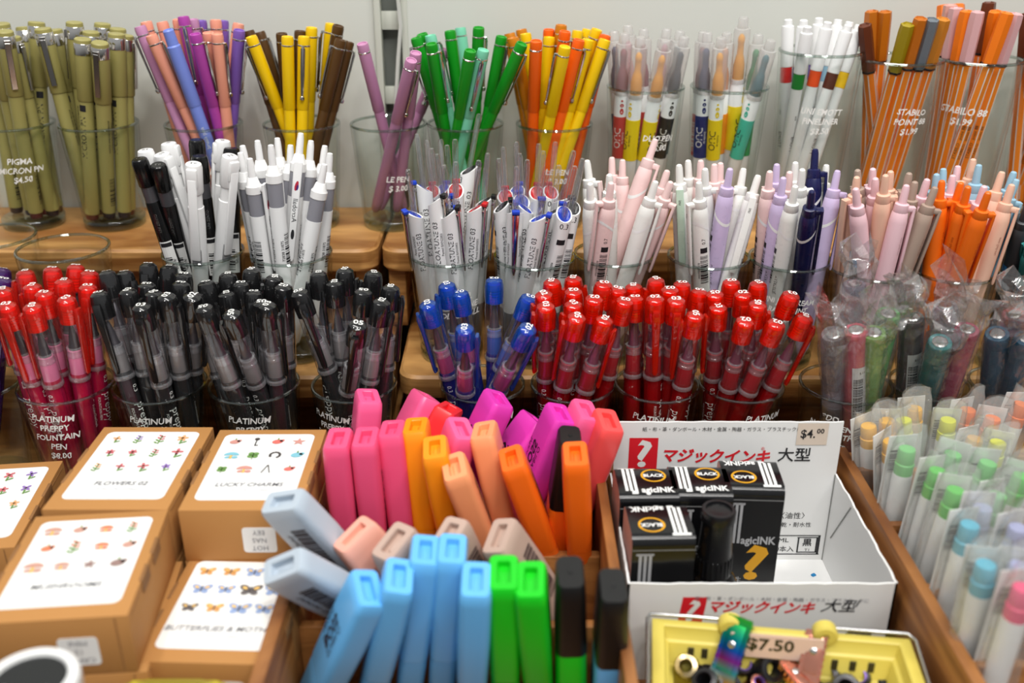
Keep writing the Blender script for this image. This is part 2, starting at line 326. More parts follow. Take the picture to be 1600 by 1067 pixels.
def t_acro():                                                  # white clicker with grey window, thin plunger, long clip
    b = B(); b.lathe([(2.2, 0), (4.8, 10), (5.2, 30), (5.4, 104)]); ps = [('barrel', b.done('barrel'), ('body',), None)]
    ps.append(('window', lathe_part('window', [(5.2, 104), (5.25, 121), (4.9, 121.4)]), ('slot',), None))
    b = B(); b.lathe([(5.3, 120), (5.6, 120.4), (5.6, 125.4), (4.6, 126.8), (3.4, 131), (3.0, 131.4)]); b.box((5.6, 0, 124), (5, 5, 4.4), 1); ps.append(('collar', b.done('collar'), ('body',), None))
    b = B(); b.lathe([(2.6, 130), (2.4, 141), (1.9, 144.6), (1.2, 145)], 12); ps.append(('plunger', b.done('plunger'), ('body',), None))
    b = B(); b.rr([(62, 0.6, 1.6, 0.5), (64, 1.0, 2.4, 0.9), (120, 1.1, 3.0, 1), (127, 0.9, 3.0, 0.8)], T=Matrix.Translation((7.6, 0, 0))); ps.append(('clip', b.done('clip'), ('body',), None))
    b = B()
    def fl(u, v): return (8.75, v, 96 + u)
    b.text('Acroball', 4.6, fl); b.blob(16, 0, 3.4, 1.2, 0.2, fl, 1); b.blob(15, 0.6, 2, 0.8, 0.2, fl, 2); b.blob(-16, 0, 3.4, 1.2, 0, fl)
    ps.append(('badge', b.done('badge', False, 3), (INK, plain((180, 40, 60)), plain((50, 60, 150))), 4))
    b = B(); barcode(b, 5.5, 1.7, 62, 86, 5.5); b.text('4 72838 31875', 2.8, cyl_fn(5.5, 2.5, 74)); barcode(b, 5.5, -1.7, 62, 86, 5.5); b.text('72838 31875', 2.8, cyl_fn(5.5, -2.5, 74)); b.text('PILOT', 3, cyl_fn(5.3, 0, 40, False))
    ps.append(('print', b.done('print', False), (INK,), 0)); return ps
def t_slant():                                                 # white gel pen, slanted coloured end, clear plunger, metal clip
    b = B(); seg = 18; rings = []
    for r, z in ((2.2, 0), (4.4, 8), (5.6, 34), (5.8, 100)): rings.append([(r * math.cos(2 * math.pi * i / seg), r * math.sin(2 * math.pi * i / seg), z) for i in range(seg)])
    top = [(5.7 * math.cos(2 * math.pi * i / seg), 5.7 * math.sin(2 * math.pi * i / seg), 113 + 3.6 * math.cos(2 * math.pi * i / seg)) for i in range(seg)]
    rings.append(top); rings.append([(x * 0.80, y * 0.80, z + 0.1) for x, y, z in top]); b.loft(rings, 0, (1, 0)); ps = [('barrel', b.done('barrel'), (WHITE,), None)]
    b = B(); inn = [(x * 0.74, y * 0.74, z - 0.5) for x, y, z in top]; low = [(x * 0.4, y * 0.4, z - 1.2) for x, y, z in top]
    a = b.ring([(x * 0.81, y * 0.81, z + 0.05) for x, y, z in top]); c = b.ring(inn); d = b.ring(low); b.bridge(a, c); b.bridge(c, d); b.face(d); b.box((6.4, 0, 117.6), (3.6, 5.2, 2.6), 0.5)
    ps.append(('end_insert', b.done('end_insert'), ('ink',), None))
    b = B(); b.lathe([(5.62, 34), (5.7, 6), (2.5, 0.2)][::-1], 18); ps.append(('grip', b.done('grip'), (plain((120, 122, 128), 0.5),), None))
    b = B(); b.lathe([(2.0, 108), (2.0, 146.6), (1.5, 148.6), (0.8, 149)], 12); b.lathe([(0.7, 108), (0.7, 146)], 8); ps.append(('plunger', b.done('plunger'), ('clear',), None))
    b = B(); b.rr([(68, 0.5, 0.6, 0.4), (72, 0.9, 1.5, 0.8), (100, 0.9, 2.1, 0.8), (116, 0.8, 2.6, 0.7)], T=Matrix.Translation((7.4, 0, 0))); b.box((6.2, 0, 113), (2.4, 4.8, 3), 0.4); ps.append(('clip', b.done('clip'), ('metal',), None))
    b = B(); b.text('FLOATUNE 03', 5.2, cyl_fn(5.85, 1.35, 84)); b.text('Pentel BXN2003', 2.4, cyl_fn(5.85, 0.72, 90)); b.text('FLOATUNE 03', 5.2, cyl_fn(5.85, -1.35, 84)); b.text('Pentel BXN2003', 2.4, cyl_fn(5.85, -0.72, 84)); b.text('0.3', 5.6, cyl_fn(5.85, math.pi, 106, True, False))
    barcode(b, 5.85, math.pi + 0.35, 62, 84, 5); b.text('4902506', 2.2, cyl_fn(5.85, math.pi - 0.5, 74)); patch(b, 5.85, math.pi, 92, 96, 6)
    ps.append(('print', b.done('print', False), (INK,), 0)); return ps
def t_soft(slash):                                             # pastel clicker: tapered shoulder, plunger, flat clip
    b = B(); b.lathe([(2.2, 0), (4.9, 9), (5.3, 40), (5.7, 90), (5.7, 112), (5.0, 119), (4.6, 119.6)], 18); ps = [('barrel', b.done('barrel'), ('body',), None)]
    b = B(); b.lathe([(4.7, 119), (4.9, 119.4), (4.4, 124.6), (3.2, 125.2)], 16); b.box((5.2, 0, 121.6), (5, 4.6, 3.6), 0.9); ps.append(('collar', b.done('collar'), ('body',), None))
    b = B(); b.lathe([(2.7, 124.5), (2.35, 135.4), (1.9, 137.4), (1.2, 138)], 12); ps.append(('plunger', b.done('plunger'), ('body',), None))
    b = B(); b.rr([(68, 0.6, 1.9, 0.5), (70, 1.0, 2.5, 0.9), (112, 1.1, 2.7, 1), (123, 0.9, 2.5, 0.8)], T=Matrix.Translation((7.9, 0, 0))); ps.append(('clip', b.done('clip'), ('clip',), None))
    b = B()
    if slash:
        seg = 18; a = b.ring([(5.78 * math.cos(2 * math.pi * i / seg), 5.78 * math.sin(2 * math.pi * i / seg), 103 + 5 * math.sin(2 * math.pi * i / seg + 1.0)) for i in range(seg)])
        c = b.ring([(5.78 * math.cos(2 * math.pi * i / seg), 5.78 * math.sin(2 * math.pi * i / seg), 105.2 + 5 * math.sin(2 * math.pi * i / seg + 1.0)) for i in range(seg)]); b.bridge(a, c)
        ps.append(('slash_band', b.done('slash_band'), ('band',), 0)); b = B()
        b.text('JETSTREAM', 3.0, cyl_fn(5.5, 2.7, 62)); patch(b, 5.74, 1.6, 86, 90, 5); b.text('0.7', 3.6, cyl_fn(5.76, 1.6, 95)); barcode(b, 5.76, 1.6, 62, 84, 5.5); b.text('4902778915578', 2, cyl_fn(5.76, 0.95, 72)); b.text('uni', 3, lambda u, v: (9.05, v, 114 + u))
        ps.append(('print', b.done('print', False), ('print',), 0))
    else:
        patch(b, 5.76, 1.6, 80, 86, 6, 1); patch(b, 5.76, 1.6, 71, 79.6, 4.6, 0); patch(b, 5.76, 1.25, 56, 86, 1.2, 2); patch(b, 5.74, 1.6, 60, 70, 5, 2); barcode(b, 5.76, 1.6, 60, 70, 4.5, 0)
        ps.append(('price_label', b.done('price_label', False, 3), (INK, plain((60, 150, 215)), PAPER), 0)); b = B(); b.text('uni-ball one', 2.8, cyl_fn(5.74, -0.9, 96)); ps.append(('print', b.done('print', False), ('tone',), 0))
    return ps
def t_preppy():                                                # clear fountain pen: tinted crown and clip, clear sleeve, nib and cartridge inside
    ps = [('barrel', lathe_part('barrel', [(4.2, 0), (5.2, 2), (5.7, 30), (5.8, 84), (5.4, 85)], seg=18), ('barrel',), None),
          ('cartridge', lathe_part('cartridge', [(2.2, 6), (3.2, 8), (3.4, 82), (2.4, 84)], seg=12), ('ink',), None),
          ('grip', lathe_part('grip', [(4.9, 82), (5.2, 83), (5.0, 97), (4.7, 101.5), (3.9, 102)], seg=16), ('grip',), None),
          ('inner_ring', lathe_part('inner_ring', [(4.6, 97), (5.3, 97.2), (5.3, 99), (5.0, 99.2), (5.0, 102), (5.3, 102.2), (5.3, 103.4), (4.5, 103.6)], [(6.55, 80), (6.75, 80.3), (6.75, 82.6), (6.55, 83)], seg=18), ('ringm',), None)]
    ps.append(('nib', lathe_part('nib', [(3.8, 101.6), (3.8, 104), (3.2, 105), (2.6, 111), (1.1, 118.4), (0.4, 119.4)], seg=12), ('feed',), 2))
    b = B(); b.shell([(5.8, 80), (6.6, 80.2), (6.65, 83), (6.5, 84), (6.45, 108), (6.1, 122)], 20); ps.append(('cap_sleeve', b.done('cap_sleeve'), ('clear',), None))
    b = B(); b.lathe([(4.6, 121), (6.2, 121.4), (6.45, 128), (6.3, 133), (5.5, 136.6), (3.8, 138), (1.5, 138.4)], 18)
    ps.append(('crown', b.done('crown'), ('crown',), None))
    b = B(); b.lathe([(3.4, 120), (3.9, 121), (3.9, 123), (3.5, 123.6), (3.9, 124.2), (3.5, 125.2), (3.9, 126), (3.5, 127), (3.9, 128), (3.4, 129), (4.4, 130), (4.4, 134), (3, 135)], 14); ps.append(('thread', b.done('thread'), ('core',), 6))
    b = B(); b.rr([(86, 0.9, 1.4, 0.8), (88, 1.3, 1.9, 1.1), (118, 1.4, 2.5, 1.2), (128, 2.0, 3.0, 1.6), (132, 1.0, 2.4, 0.9)], T=Matrix.Translation((7.7, 0, 0))); b.box((6.2, 0, 128), (3.4, 4.4, 5.6), 1.2); b.lathe([(0.6, 86), (1.3, 87), (1.3, 88.6), (0.6, 89.4)], 8, 0, 6.9, 0)
    ps.append(('clip', b.done('clip'), ('crown',), None))
    b = B(); b.text('{N}', 5.4, lambda u, v: (v, -u, 138.55)); ps.append(('number', b, (CHALK,), 6))
    b = B(); b.text('preppy', 8, cyl_fn(5.9, 1.2, 52, False)); b.text('FOUNTAIN PEN', 2.4, cyl_fn(5.9, 0.2, 52, False)); b.text('0.3', 4.4, cyl_fn(5.9, 1.2, 73, False)); ps.append(('print', b.done('print', False), ('print',), 0))
    return ps
_TP = {}
def template(kind, N='03'):
    if kind == 'fountain_pen':
        k = (kind, N)
        if k not in _TP:
            base = _TP.get(kind)
            if base is None:
                base = _TP[kind] = t_preppy()
                i = [p[0] for p in base].index('number'); base[i][1].bm.free()
            ps = list(base); i = [p[0] for p in ps].index('number'); b = B(); b.text(N, 5.6, lambda u, v: (-v, u, 138.55), 0, 0, 1.15, 0.1)
            ps[i] = ('number', b.done('number', False), (CHALK,), 6); _TP[k] = ps
        return _TP[k]
    if kind not in _TP:
        _TP[kind] = {'fineliner_pen': t_fineliner, 'felt_pen': t_slim, 'brush_pen': t_brush, 'twin_marker': t_duo, 'banded_fineliner': t_emott, 'hexagonal_fineliner': t_hex, 'clip_ballpoint': t_bigclip,
                     'dark_ballpoint': t_darkclick, 'retractable_ballpoint': t_acro, 'gel_pen': t_slant, 'slash_ballpoint': lambda: t_soft(1), 'pastel_gel_pen': lambda: t_soft(0)}[kind]()
    return _TP[kind]
LEN = {'fineliner_pen': 146, 'felt_pen': 146, 'brush_pen': 146, 'twin_marker': 148, 'banded_fineliner': 155, 'hexagonal_fineliner': 167, 'clip_ballpoint': 143, 'dark_ballpoint': 143,
       'retractable_ballpoint': 145, 'gel_pen': 149, 'slash_ballpoint': 138, 'pastel_gel_pen': 138, 'fountain_pen': 138.4, 'bagged_fountain_pen': 138}
RAD = {'fineliner_pen': (5, 6.6), 'felt_pen': (3.6, 4.8), 'brush_pen': (4, 5), 'twin_marker': (4.8, 6.2), 'banded_fineliner': (3.8, 4.8), 'hexagonal_fineliner': (4.0, 5.4), 'clip_ballpoint': (4.6, 6),
       'dark_ballpoint': (4.6, 5.6), 'retractable_ballpoint': (4.6, 6), 'gel_pen': (4.6, 6), 'slash_ballpoint': (4.6, 5.8), 'pastel_gel_pen': (4.6, 5.9), 'fountain_pen': (4.6, 6.7), 'bagged_fountain_pen': (6.5, 7.6)}

# ------------------------------------------------------------------ the setting: wall, counter, stepped risers
def block(name, x0, x1, y0, y1, z0, z1, bev=1.0, mat=WOOD, parent=None, corner=0):
    b = B()
    if corner:
        cx, cyy = (x0 + x1) / 2, (y0 + y1) / 2
        b.rr([(z0, (x1 - x0) / 2 - 1, (y1 - y0) / 2 - 1, corner), (z0 + 2, (x1 - x0) / 2, (y1 - y0) / 2, corner), (z1 - 2, (x1 - x0) / 2, (y1 - y0) / 2, corner), (z1, (x1 - x0) / 2 - 2, (y1 - y0) / 2 - 2, corner)], 0, 5, T=Matrix.Translation((cx, cyy, 0)))
    else: b.box(((x0 + x1) / 2, (y0 + y1) / 2, (z0 + z1) / 2), (x1 - x0, y1 - y0, z1 - z0), bev)
    return link(name, b.done(name, angle=0.5), (mat,), parent)
WY = 815
struct(block('wall_back', -900, -107, WY, WY + 20, -40, 900, 0, WALL))
struct(block('wall_back.001', -82, 900, WY - 4, WY + 20, -40, 900, 0, WALL))
b = B()
for x in (-105, -84): b.box((x, WY + 1, 430), (5, 12, 940), 0.5)
z = 131
while z < 700: b.box((-94.5, WY + 3, z), (16, 2, 14), 0.2); z += 58
struct(link('trim_1', b.done('trim_1'), (plain((205, 207, 196), 0.45),)))
b = B(); b.box((-94.5, WY + 12, 430), (21, 2, 940)); struct(link('trim_2', b.done('trim_2'), (plain((112, 116, 110), 0.6),)))
b = B(); P = [PD(621, -60, 806), PD(622, 0, 808), PD(626, 40, 808), PD(622, 90, 808), PD(619, 150, 807), PD(616, 230, 806)]
b.tube(P, 1.6, 6); tag(link('cable', b.done('cable'), (plain((205, 205, 200), 0.4),)), 'thin white cable running down inside the slotted wall upright', 'cable')
struct(block('floor', -700, 700, 150, 840, -60, 0, 0, WOODD))
block_c = block('wooden_plinth', -330, -122, 300, 556, 0, 33, 1, WOODD); tag(block_c, 'low dark wooden plinth under the stacked kraft card boxes', 'plinth')
def riser(x0, x1, s2, label, open_left):
    r = empty('stepped_riser', at((x0 + x1) / 2, 760, 0)); tag(r, label, 'riser'); off = Matrix.Translation((-(x0 + x1) / 2, -760, 0))
    def blk(n, *a, **k):
        o = block(n, *a, **k); o.parent = r; o.location = (-(x0 + x1) / 2 * S, -760 * S, 0)
    a, c = s2
    blk('tread', x0, x1, 701, 812, 138, 155, corner=14)
    blk('tread', a, c, 623, 812, 72, 89, corner=14)
    blk('tread', a + 4 if open_left else a, c, 556, 812, 5, 22, corner=10)
    blk('riser_board', x0 + 6, x1 - 6, 760, 772, 89, 138, bev=0.5)
    blk('riser_board', a + 6, c - 6, 700, 712, 22, 72, bev=0.5)
    for q in ([x0 + 4, x1 - 16] if open_left else [x0 + 4, x1 - 18]): blk('side_post', q, q + 13, 712, 806, 89, 138, bev=1)
    for q in ([a + 4, c - 16]): blk('side_post', q, q + 13, 632, 806, 22, 72, bev=1)
    for q in ([a + 4, c - 16]): blk('foot_rail', q, q + 13, 566, 806, 0, 5, bev=0.5)
riser(-470, -101, (-470, -90), 'pine stepped riser on the olive pen side of the gap', False)
riser(-98, 470, (-80, 470), 'longer pine stepped riser on the orange pen side of the gap', True)

# ------------------------------------------------------------------ glasses
ROW = {'b': (765, 155, 81, 29.5), 'm': (662, 89, 78, 28.6), 'f': (592, 22, 78, 28.4)}
G = {}
def glass(gid, px, row, name, texts=(), D=None, H=None, R=None, tx=0, tsz=6.2, tz=0, cat='glass'):
    D0, zb, H0, R0 = ROW[row]; D = D or D0; H = H or H0; R = R or R0
    x = (px - 800) / FOC * (D * CP + (EYE - zb - H) * SP)
    rb = R * 0.80; ring = R - 2.0
    root = empty('glass_tumbler', at(x, D, zb)); tag(root, name, cat, None)
    b = B(); b.shell([(rb * 0.97, 7), (rb, 9), (R, H - 0.8), (R - 0.5, H), (ring + 0.4, H), (ring, H - 0.8), (rb - 1.4, 10), (rb * 0.8, 8.5)], 40)
    link('wall_of_glass', b.done('wall_of_glass', angle=1.2), (GLASS,), root)
    b = B(); b.tube([((R - 1) * math.cos(a), (R - 1) * math.sin(a), H - 0.6) for a in [i * 2 * math.pi / 40 for i in range(40)]], 1.15, 8, 0, True)
    link('rim', b.done('rim'), (GRIM,), root)
    b = B(); b.lathe([(rb * 0.86, 0), (rb * 0.98, 1.2), (rb, 7), (rb * 0.9, 8.2), (rb * 0.5, 7.4), (0.4, 7.2)], 40); link('base', b.done('base', angle=1.2), (GBASE,), root)
    if texts:
        b = B(); n = len(texts)
        for i, t in enumerate(texts):
            z = H * 0.70 + tz - i * tsz * 1.15; Rz = rb + (R - rb) * (z - 9) / (H - 9) + 0.25; a0 = -math.pi / 2 + tx - math.atan2(x, D) * 0.6
            rot = 0.05 * ((i * 7) % 3 - 1)
            def fn(u, v, Rz=Rz, z=z, a0=a0, rot=rot): u, v = u + v * 0.18, v + u * rot; k = (R - rb) / (H - 9); q = Rz + v * k; a = a0 + u / q; return (q * math.cos(a), q * math.sin(a), z + v)
            b.text(t, tsz, fn, 0, 0.25, 0.95, 0.12)
        link('handwriting', b.done('handwriting', False), (CHALK,), root)
    G[gid] = dict(x=x, D=D, zb=zb, zf=zb + 8.5, H=H, R=ring, rb=rb - 1.6, zr=zb + H)
glass('G1', 22, 'b', 'glass of olive pens lettered 4.50, cut by the photo edge', ('PIGMA', 'MICRON PN', '$4.50'), tx=0.12)
glass('G2', 154, 'b', 'unlettered glass of olive pens')
glass('G3', 318, 'b', 'glass of peach, lilac and magenta pens', ('LE PEN', '$3'), tx=0.35, tz=-8)
glass('G4', 471, 'b', 'glass of yellow and brown slim pens')
glass('G5', 607, 'b', 'nearly empty glass holding four mauve pens', ('LE PEN', '$ 3.00'), tx=0.25, tz=-14)
glass('G6', 727, 'b', 'glass of green and mint pens')
glass('G7', 866, 'b', 'glass of orange, ochre and yellow slim pens', ('LE PEN', '$ 3.00'), tx=0.1, tz=-8)
glass('G8', 1009, 'b', 'glass of frosted-cap markers lettered with a price', ('DUO PEN', '$5.00'), H=109, tx=0.4, tz=-2)
glass('G9', 1140, 'b', 'unlettered glass of frosted-cap markers', H=109)
glass('E1', 1283, 'b', 'tall glass of white banded fineliners', ('UNI EMOTT', 'FINELINER', '$3.50'), H=135, R=31, tx=0.1, tz=0)
glass('S1', 1408, 'b', 'tall glass of orange hexagonal pens lettered point 88', ('STABILO', 'POINT 88', '$1.99'), H=129, R=31, tx=0.35, tz=4)
glass('S2', 1532, 'b', 'tall glass of orange hexagonal pens lettered 1.99 only', ('STABILO 88', '$1.99'), H=129, R=31, tx=-0.35, tz=4, tsz=7)
glass('S3', 1660, 'b', 'tall glass of orange hexagonal pens cut by the photo edge', H=129, R=31)
glass('V1', -12, 'm', 'empty glass cut off by the photo edge', D=690, H=81, R=30)
glass('V2', 98, 'm', 'empty glass standing behind the pink fountain pens', D=673, H=78, R=32)
glass('M1', 317, 'm', 'glass of black and white ballpoints', D=666)
glass('M2', 455, 'm', 'glass of white thin-plunger ballpoints', ('PILOT', 'ACROBALL'), D=664, tx=0.0, tz=0)
glass('M3', 702, 'm', 'glass of slanted gel pens over the blue fountain pens', ('PENTEL', 'FLOATUNE', 'ROLLERBALL'), tx=0.25, tz=0)
glass('M4', 835, 'm', 'unlettered glass of slanted gel pens', D=656)
glass('J1', 960, 'm', 'glass of pink and white slash-band ballpoints', ('UNI JETSTREAM', 'BALLPOINT'), tx=0.0, tz=4, tsz=5)
glass('J2', 1107, 'm', 'glass of white, pink and lilac ballpoints', ('UNI JETSTREAM', 'LITE'), D=657, tx=0.0, tz=2, tsz=5.6)
glass('J3', 1234, 'm', 'glass with two navy ballpoints in it', ('UNI JETSTREAM', 'BALLPOINT', '0.7'), D=652, tx=0.0, tz=0, tsz=5.6)
glass('R1', 1364, 'm', 'glass of pink, taupe and peach gel pens', D=642, H=75, R=30)
glass('R2', 1488, 'm', 'glass of bright orange and pastel gel pens', D=638, H=75, R=29)
glass('R3', 1612, 'm', 'glass with one charcoal gel pen', D=640, H=75, R=29)
PT = ('PLATINUM', 'PREPPY', 'FOUNTAIN', 'PEN', '$8.00')
glass('P0', -45, 'f', 'glass of purple fountain pens cut by the photo edge', R=31)
glass('P1', 103, 'f', 'glass of pink fountain pens', PT, R=31, tx=-0.25, tz=12)
glass('P2', 250, 'f', 'glass of black fountain pens beside the pink ones', PT, R=30.5, tx=-0.2, tz=10)
glass('P3', 397, 'f', 'glass of black fountain pens between two others', PT, R=30, tx=-0.1, tz=10)
glass('P4', 553, 'f', 'glass of black fountain pens nearest the blue pens', PT, tx=-0.6, tz=10)
glass('P5', 754, 'f', 'glass of blue fountain pens', PT, tx=0.3, tz=10)
glass('P6', 895, 'f', 'glass of red fountain pens beside the blue ones')
glass('P7', 1027, 'f', 'glass of red fountain pens between two others', PT, tx=-0.1, tz=10)
glass('P8', 1158, 'f', 'glass of red fountain pens nearest the bagged pens', PT, tx=0.6, tz=10)
glass('K1', 1322, 'f', 'wide glass of bagged pens warning not to open', ('*DO', 'NOT OPEN', 'YOU CAN TRY', 'A TESTER', 'JUST ASK', 'FOR A NIB'), R=30.5, tx=-0.35, tz=10, tsz=6)
glass('K2', 1453, 'f', 'glass of bagged pens hidden behind yellow capped markers', R=26.5)
glass('K3', 1578, 'f', 'glass of bagged pens behind orange capped markers', R=26.5)

# ------------------------------------------------------------------ pens: glass, kind, rows of (tip x, tip y, lower x, lower y, look, clip turn)
COLS = dict(olive=(158, 150, 88), peach=(240, 160, 135), lilac=(196, 140, 180), magenta=(176, 70, 165), purple=(128, 92, 180), blue=(120, 140, 220), yellow=(244, 200, 10), brown=(84, 56, 24),
            mauve=(196, 138, 176), green=(20, 150, 30), mint=(125, 210, 175), orange=(250, 100, 15), ochre=(205, 125, 15), white=(240, 240, 240), black=(18, 18, 20), navy=(22, 26, 78),
            pink=(240, 205, 208), taupe=(178, 155, 138), lavender=(208, 190, 226), sky=(150, 190, 212), charcoal=(58, 60, 64), teal=(30, 120, 120), red=(214, 20, 24), tan=(205, 150, 115))
LAND = {}
PENS = []
def put(gid, kind, rows, cat='pen'):
    for r in rows:
        x, y = r[0], r[1]; look = r[4] if len(r) > 4 else None
        PENS.append(dict(g=gid, kind=r[6] if len(r) > 6 else kind, x=x, y=y, bx=r[2] if len(r) > 2 and r[2] is not None else None, by=r[3] if len(r) > 3 else None, look=look, phi=r[5] if len(r) > 5 and r[5] is not None else None, cat=cat))
N_ = None
put('G1', 'fineliner_pen', [(-8, 60, 22, 200, 'olive', 80), (2, 36, 30, 180, 'olive', 60), (19, 60, 62, 200, 'olive', 75), (37, 42, 66, 150, 'olive', 60), (7, 48, 40, 230, 'olive', 30), (-20, 45, 2, 180, 'olive', 0), (57, 34, 66, 150, 'olive', 200)])
put('G2', 'fineliner_pen', [(65, 44, 98, 180, 'olive', 10), (84, 46, 112, 150, 'olive', 160), (116, 34, 120, 180, 'olive', -70), (129, 60, 143, 310, 'olive', 170), (142, 49, 150, 200, 'olive', 200), (156, 66, 170, 320, 'olive', -5), (160, 36, 164, 160, 'olive', 190), (182, 52, 194, 320, 'olive', 150), (197, 56, 206, 300, 'olive', 85), (184, 44, 188, 160, 'olive', 170)])
put('G3', 'felt_pen', [(218, 41, 271, 171, 'lilac', -75), (228, 34, 262, 150, 'peach', 180), (236, 55, 305, 205, 'peach', 85), (253, 34, 285, 150, 'peach', -80), (262, 46, 327, 205, 'blue', 0, 'brush_pen'), (278, 30, 300, 150, 'peach', -85), (286, 25, 318, 180, 'magenta', 10), (301, 30, 320, 150, 'lilac', 90), (314, 32, 326, 150, 'purple', 180), (305, 53, 347, 207, 'magenta', 80), (325, 51, 345, 160, 'peach', 60), (340, 53, 366, 220, 'peach', 75), (337, 31, 345, 150, 'peach', -70), (349, 32, 352, 150, 'purple', 180), (373, 37, 358, 160, 'peach', 180), (374, 47, 363, 198, 'purple', 85)])
put('G4', 'felt_pen', [(392, 57, 446, 198, 'yellow', -80), (388, 48, 432, 190, 'brown', 180), (405, 50, 438, 150, 'brown', 80), (440, 52, 450, 160, 'brown', 180), (449, 57, 454, 225, 'yellow', 170), (475, 57, 472, 212, 'yellow', 5), (469, 48, 468, 170, 'brown', -60), (487, 43, 483, 183, 'yellow', 85), (517, 37, 508, 142, 'yellow', -85), (529, 40, 510, 150, 'brown', 180), (533, 62, 503, 190, 'brown', -85), (545, 65, 511, 204, 'brown', 80)])
put('G5', 'felt_pen', [(566, 68, 604, 221, 'mauve', 180), (643, 94, 594, 300, 'mauve', 75), (650, 83, 630, 254, 'mauve', 160), (696, 79, 648, 198, 'mauve', 5)])
put('G6', 'felt_pen', [(650, 59, 687, 195, 'green', -80), (659, 53, 690, 150, 'green', 180), (672, 55, 704, 190, 'mint', 85), (674, 69, 698, 197, 'green', 75), (703, 48, 717, 171, 'green', 180), (719, 43, 728, 118, 'mint', 180), (748, 43, 746, 157, 'green', 70), (735, 80, 714, 212, 'green', 180), (755, 80, 719, 226, 'mint', 8), (784, 57, 762, 176, 'green', 60), (816, 68, 766, 187, 'green', 85)])
put('G7', 'felt_pen', [(796, 52, 823, 190, 'ochre', 90), (814, 46, 830, 150, 'ochre', 180), (801, 59, 826, 190, 'ochre', 180), (821, 53, 836, 180, 'yellow', 80), (837, 64, 833, 232, 'orange', 180), (858, 46, 855, 150, 'orange', 180), (877, 39, 866, 150, 'ochre', 180), (883, 49, 868, 150, 'orange', 85), (858, 62, 849, 197, 'yellow', 80), (883, 73, 844, 226, 'yellow', -80), (905, 62, 860, 238, 'orange', 85), (903, 48, 885, 150, 'yellow', 180), (919, 46, 892, 150, 'yellow', 180), (933, 46, 900, 150, 'yellow', 180), (919, 62, 876, 222, 'yellow', -75), (946, 55, 908, 210, 'orange', 180), (946, 62, 885, 240, 'yellow', 60)])
put('G8', 'twin_marker', [(959, 49, 966, 200, 'navy', 90), (976, 52, 964, 230, 'red', 0), (981, 39, 984, 150, 'pink', 180), (1001, 58, 985, 235, 'yellow', -40), (1006, 45, 1005, 150, 'red', 180), (1040, 63, 1008, 235, 'yellow', 60), (1042, 45, 1030, 150, 'magenta', 180), (1063, 48, 1045, 160, 'teal', 180), (1070, 58, 1043, 190, 'black', 10)], 'marker')
put('G9', 'twin_marker', [(1105, 52, 1087, 235, 'navy', 0), (1098, 50, 1082, 200, 'red', 180), (1127, 59, 1113, 243, 'yellow', 0), (1136, 51, 1128, 150, 'orange', 180), (1162, 27, 1140, 250, 'yellow', 60), (1185, 56, 1172, 170, 'green', 180), (1207, 63, 1160, 240, 'mint', -40)], 'marker')
put('E1', 'banded_fineliner', [(1231, 30, 1220, 225, 'red'), (1256, 31, 1238, 200, 'blue'), (1262, 42, 1224, 236, 'green'), (1280, 28, 1262, 200, 'purple'), (1294, 34, 1241, 244, 'orange'), (1310, 31, 1275, 200, 'sky'), (1326, 39, 1258, 244, 'brown'), (1328, 34, 1285, 200, 'teal'), (1343, 39, 1275, 244, 'yellow')])
put('S1', 'hexagonal_fineliner', [(1362, 21, 1357, 255, 'ochre'), (1383, 22, 1355, 240, 'ochre'), (1343, 45, 1328, 240, 'brown'), (1418, 41, 1358, 268, 'olive'), (1439, 28, 1372, 262, 'ochre'), (1457, 30, 1386, 262, 'charcoal'), (1475, 31, 1404, 262, 'tan')])
put('S2', 'hexagonal_fineliner', [(1467, 7, 1440, 200, 'orange'), (1481, 8, 1450, 200, 'taupe'), (1497, 6, 1470, 200, 'orange'), (1492, 15, 1438, 262, 'mauve'), (1509, 21, 1445, 268, 'orange'), (1527, 22, 1463, 268, 'mauve'), (1546, 3, 1520, 160, 'brown'), (1556, 17, 1525, 200, 'orange'), (1574, 21, 1492, 262, 'orange'), (1587, 25, 1515, 240, 'mauve')])
put('S3', 'hexagonal_fineliner', [(1599, 30, 1537, 272, 'brown'), (1618, 36, 1572, 270, 'orange'), (1640, 45, 1596, 270, 'taupe'), (1655, 110, 1560, 262, 'orange'), (1625, 20, 1590, 240, 'orange')])
put('M1', 'clip_ballpoint', [(225, 234, 262, 380, 'white', 180), (263, 223, 292, 340, 'white', 90), (252, 240, 295, 378, 'white', 60), (302, 255, 313, 428, 'white', 0), (348, 219, 345, 330, 'white', -70), (360, 243, 346, 428, 'white', 50), (215, 248, 258, 386, 'black', 0, 'dark_ballpoint'), (246, 257, 279, 402, 'black', 0, 'dark_ballpoint'), (307, 218, 318, 330, 'black', 180, 'dark_ballpoint'), (311, 243, 329, 386, 'black', 20, 'dark_ballpoint'), (362, 231, 368, 386, 'black', 0, 'dark_ballpoint')])
put('M2', 'retractable_ballpoint', [(378, 227, 392, 330, 'white', -80), (373, 238, 390, 345, 'white', 200), (390, 247, 408, 395, 'white', 80), (402, 219, 415, 330, 'white', 90), (423, 226, 438, 386, 'white', 170), (433, 215, 445, 330, 'white', 180), (454, 226, 452, 330, 'white', 90), (471, 200, 454, 395, 'white', 10), (486, 219, 478, 330, 'white', 180), (508, 227, 496, 330, 'white', 180), (516, 239, 504, 386, 'white', 170), (507, 256, 475, 425, 'white', 190)])
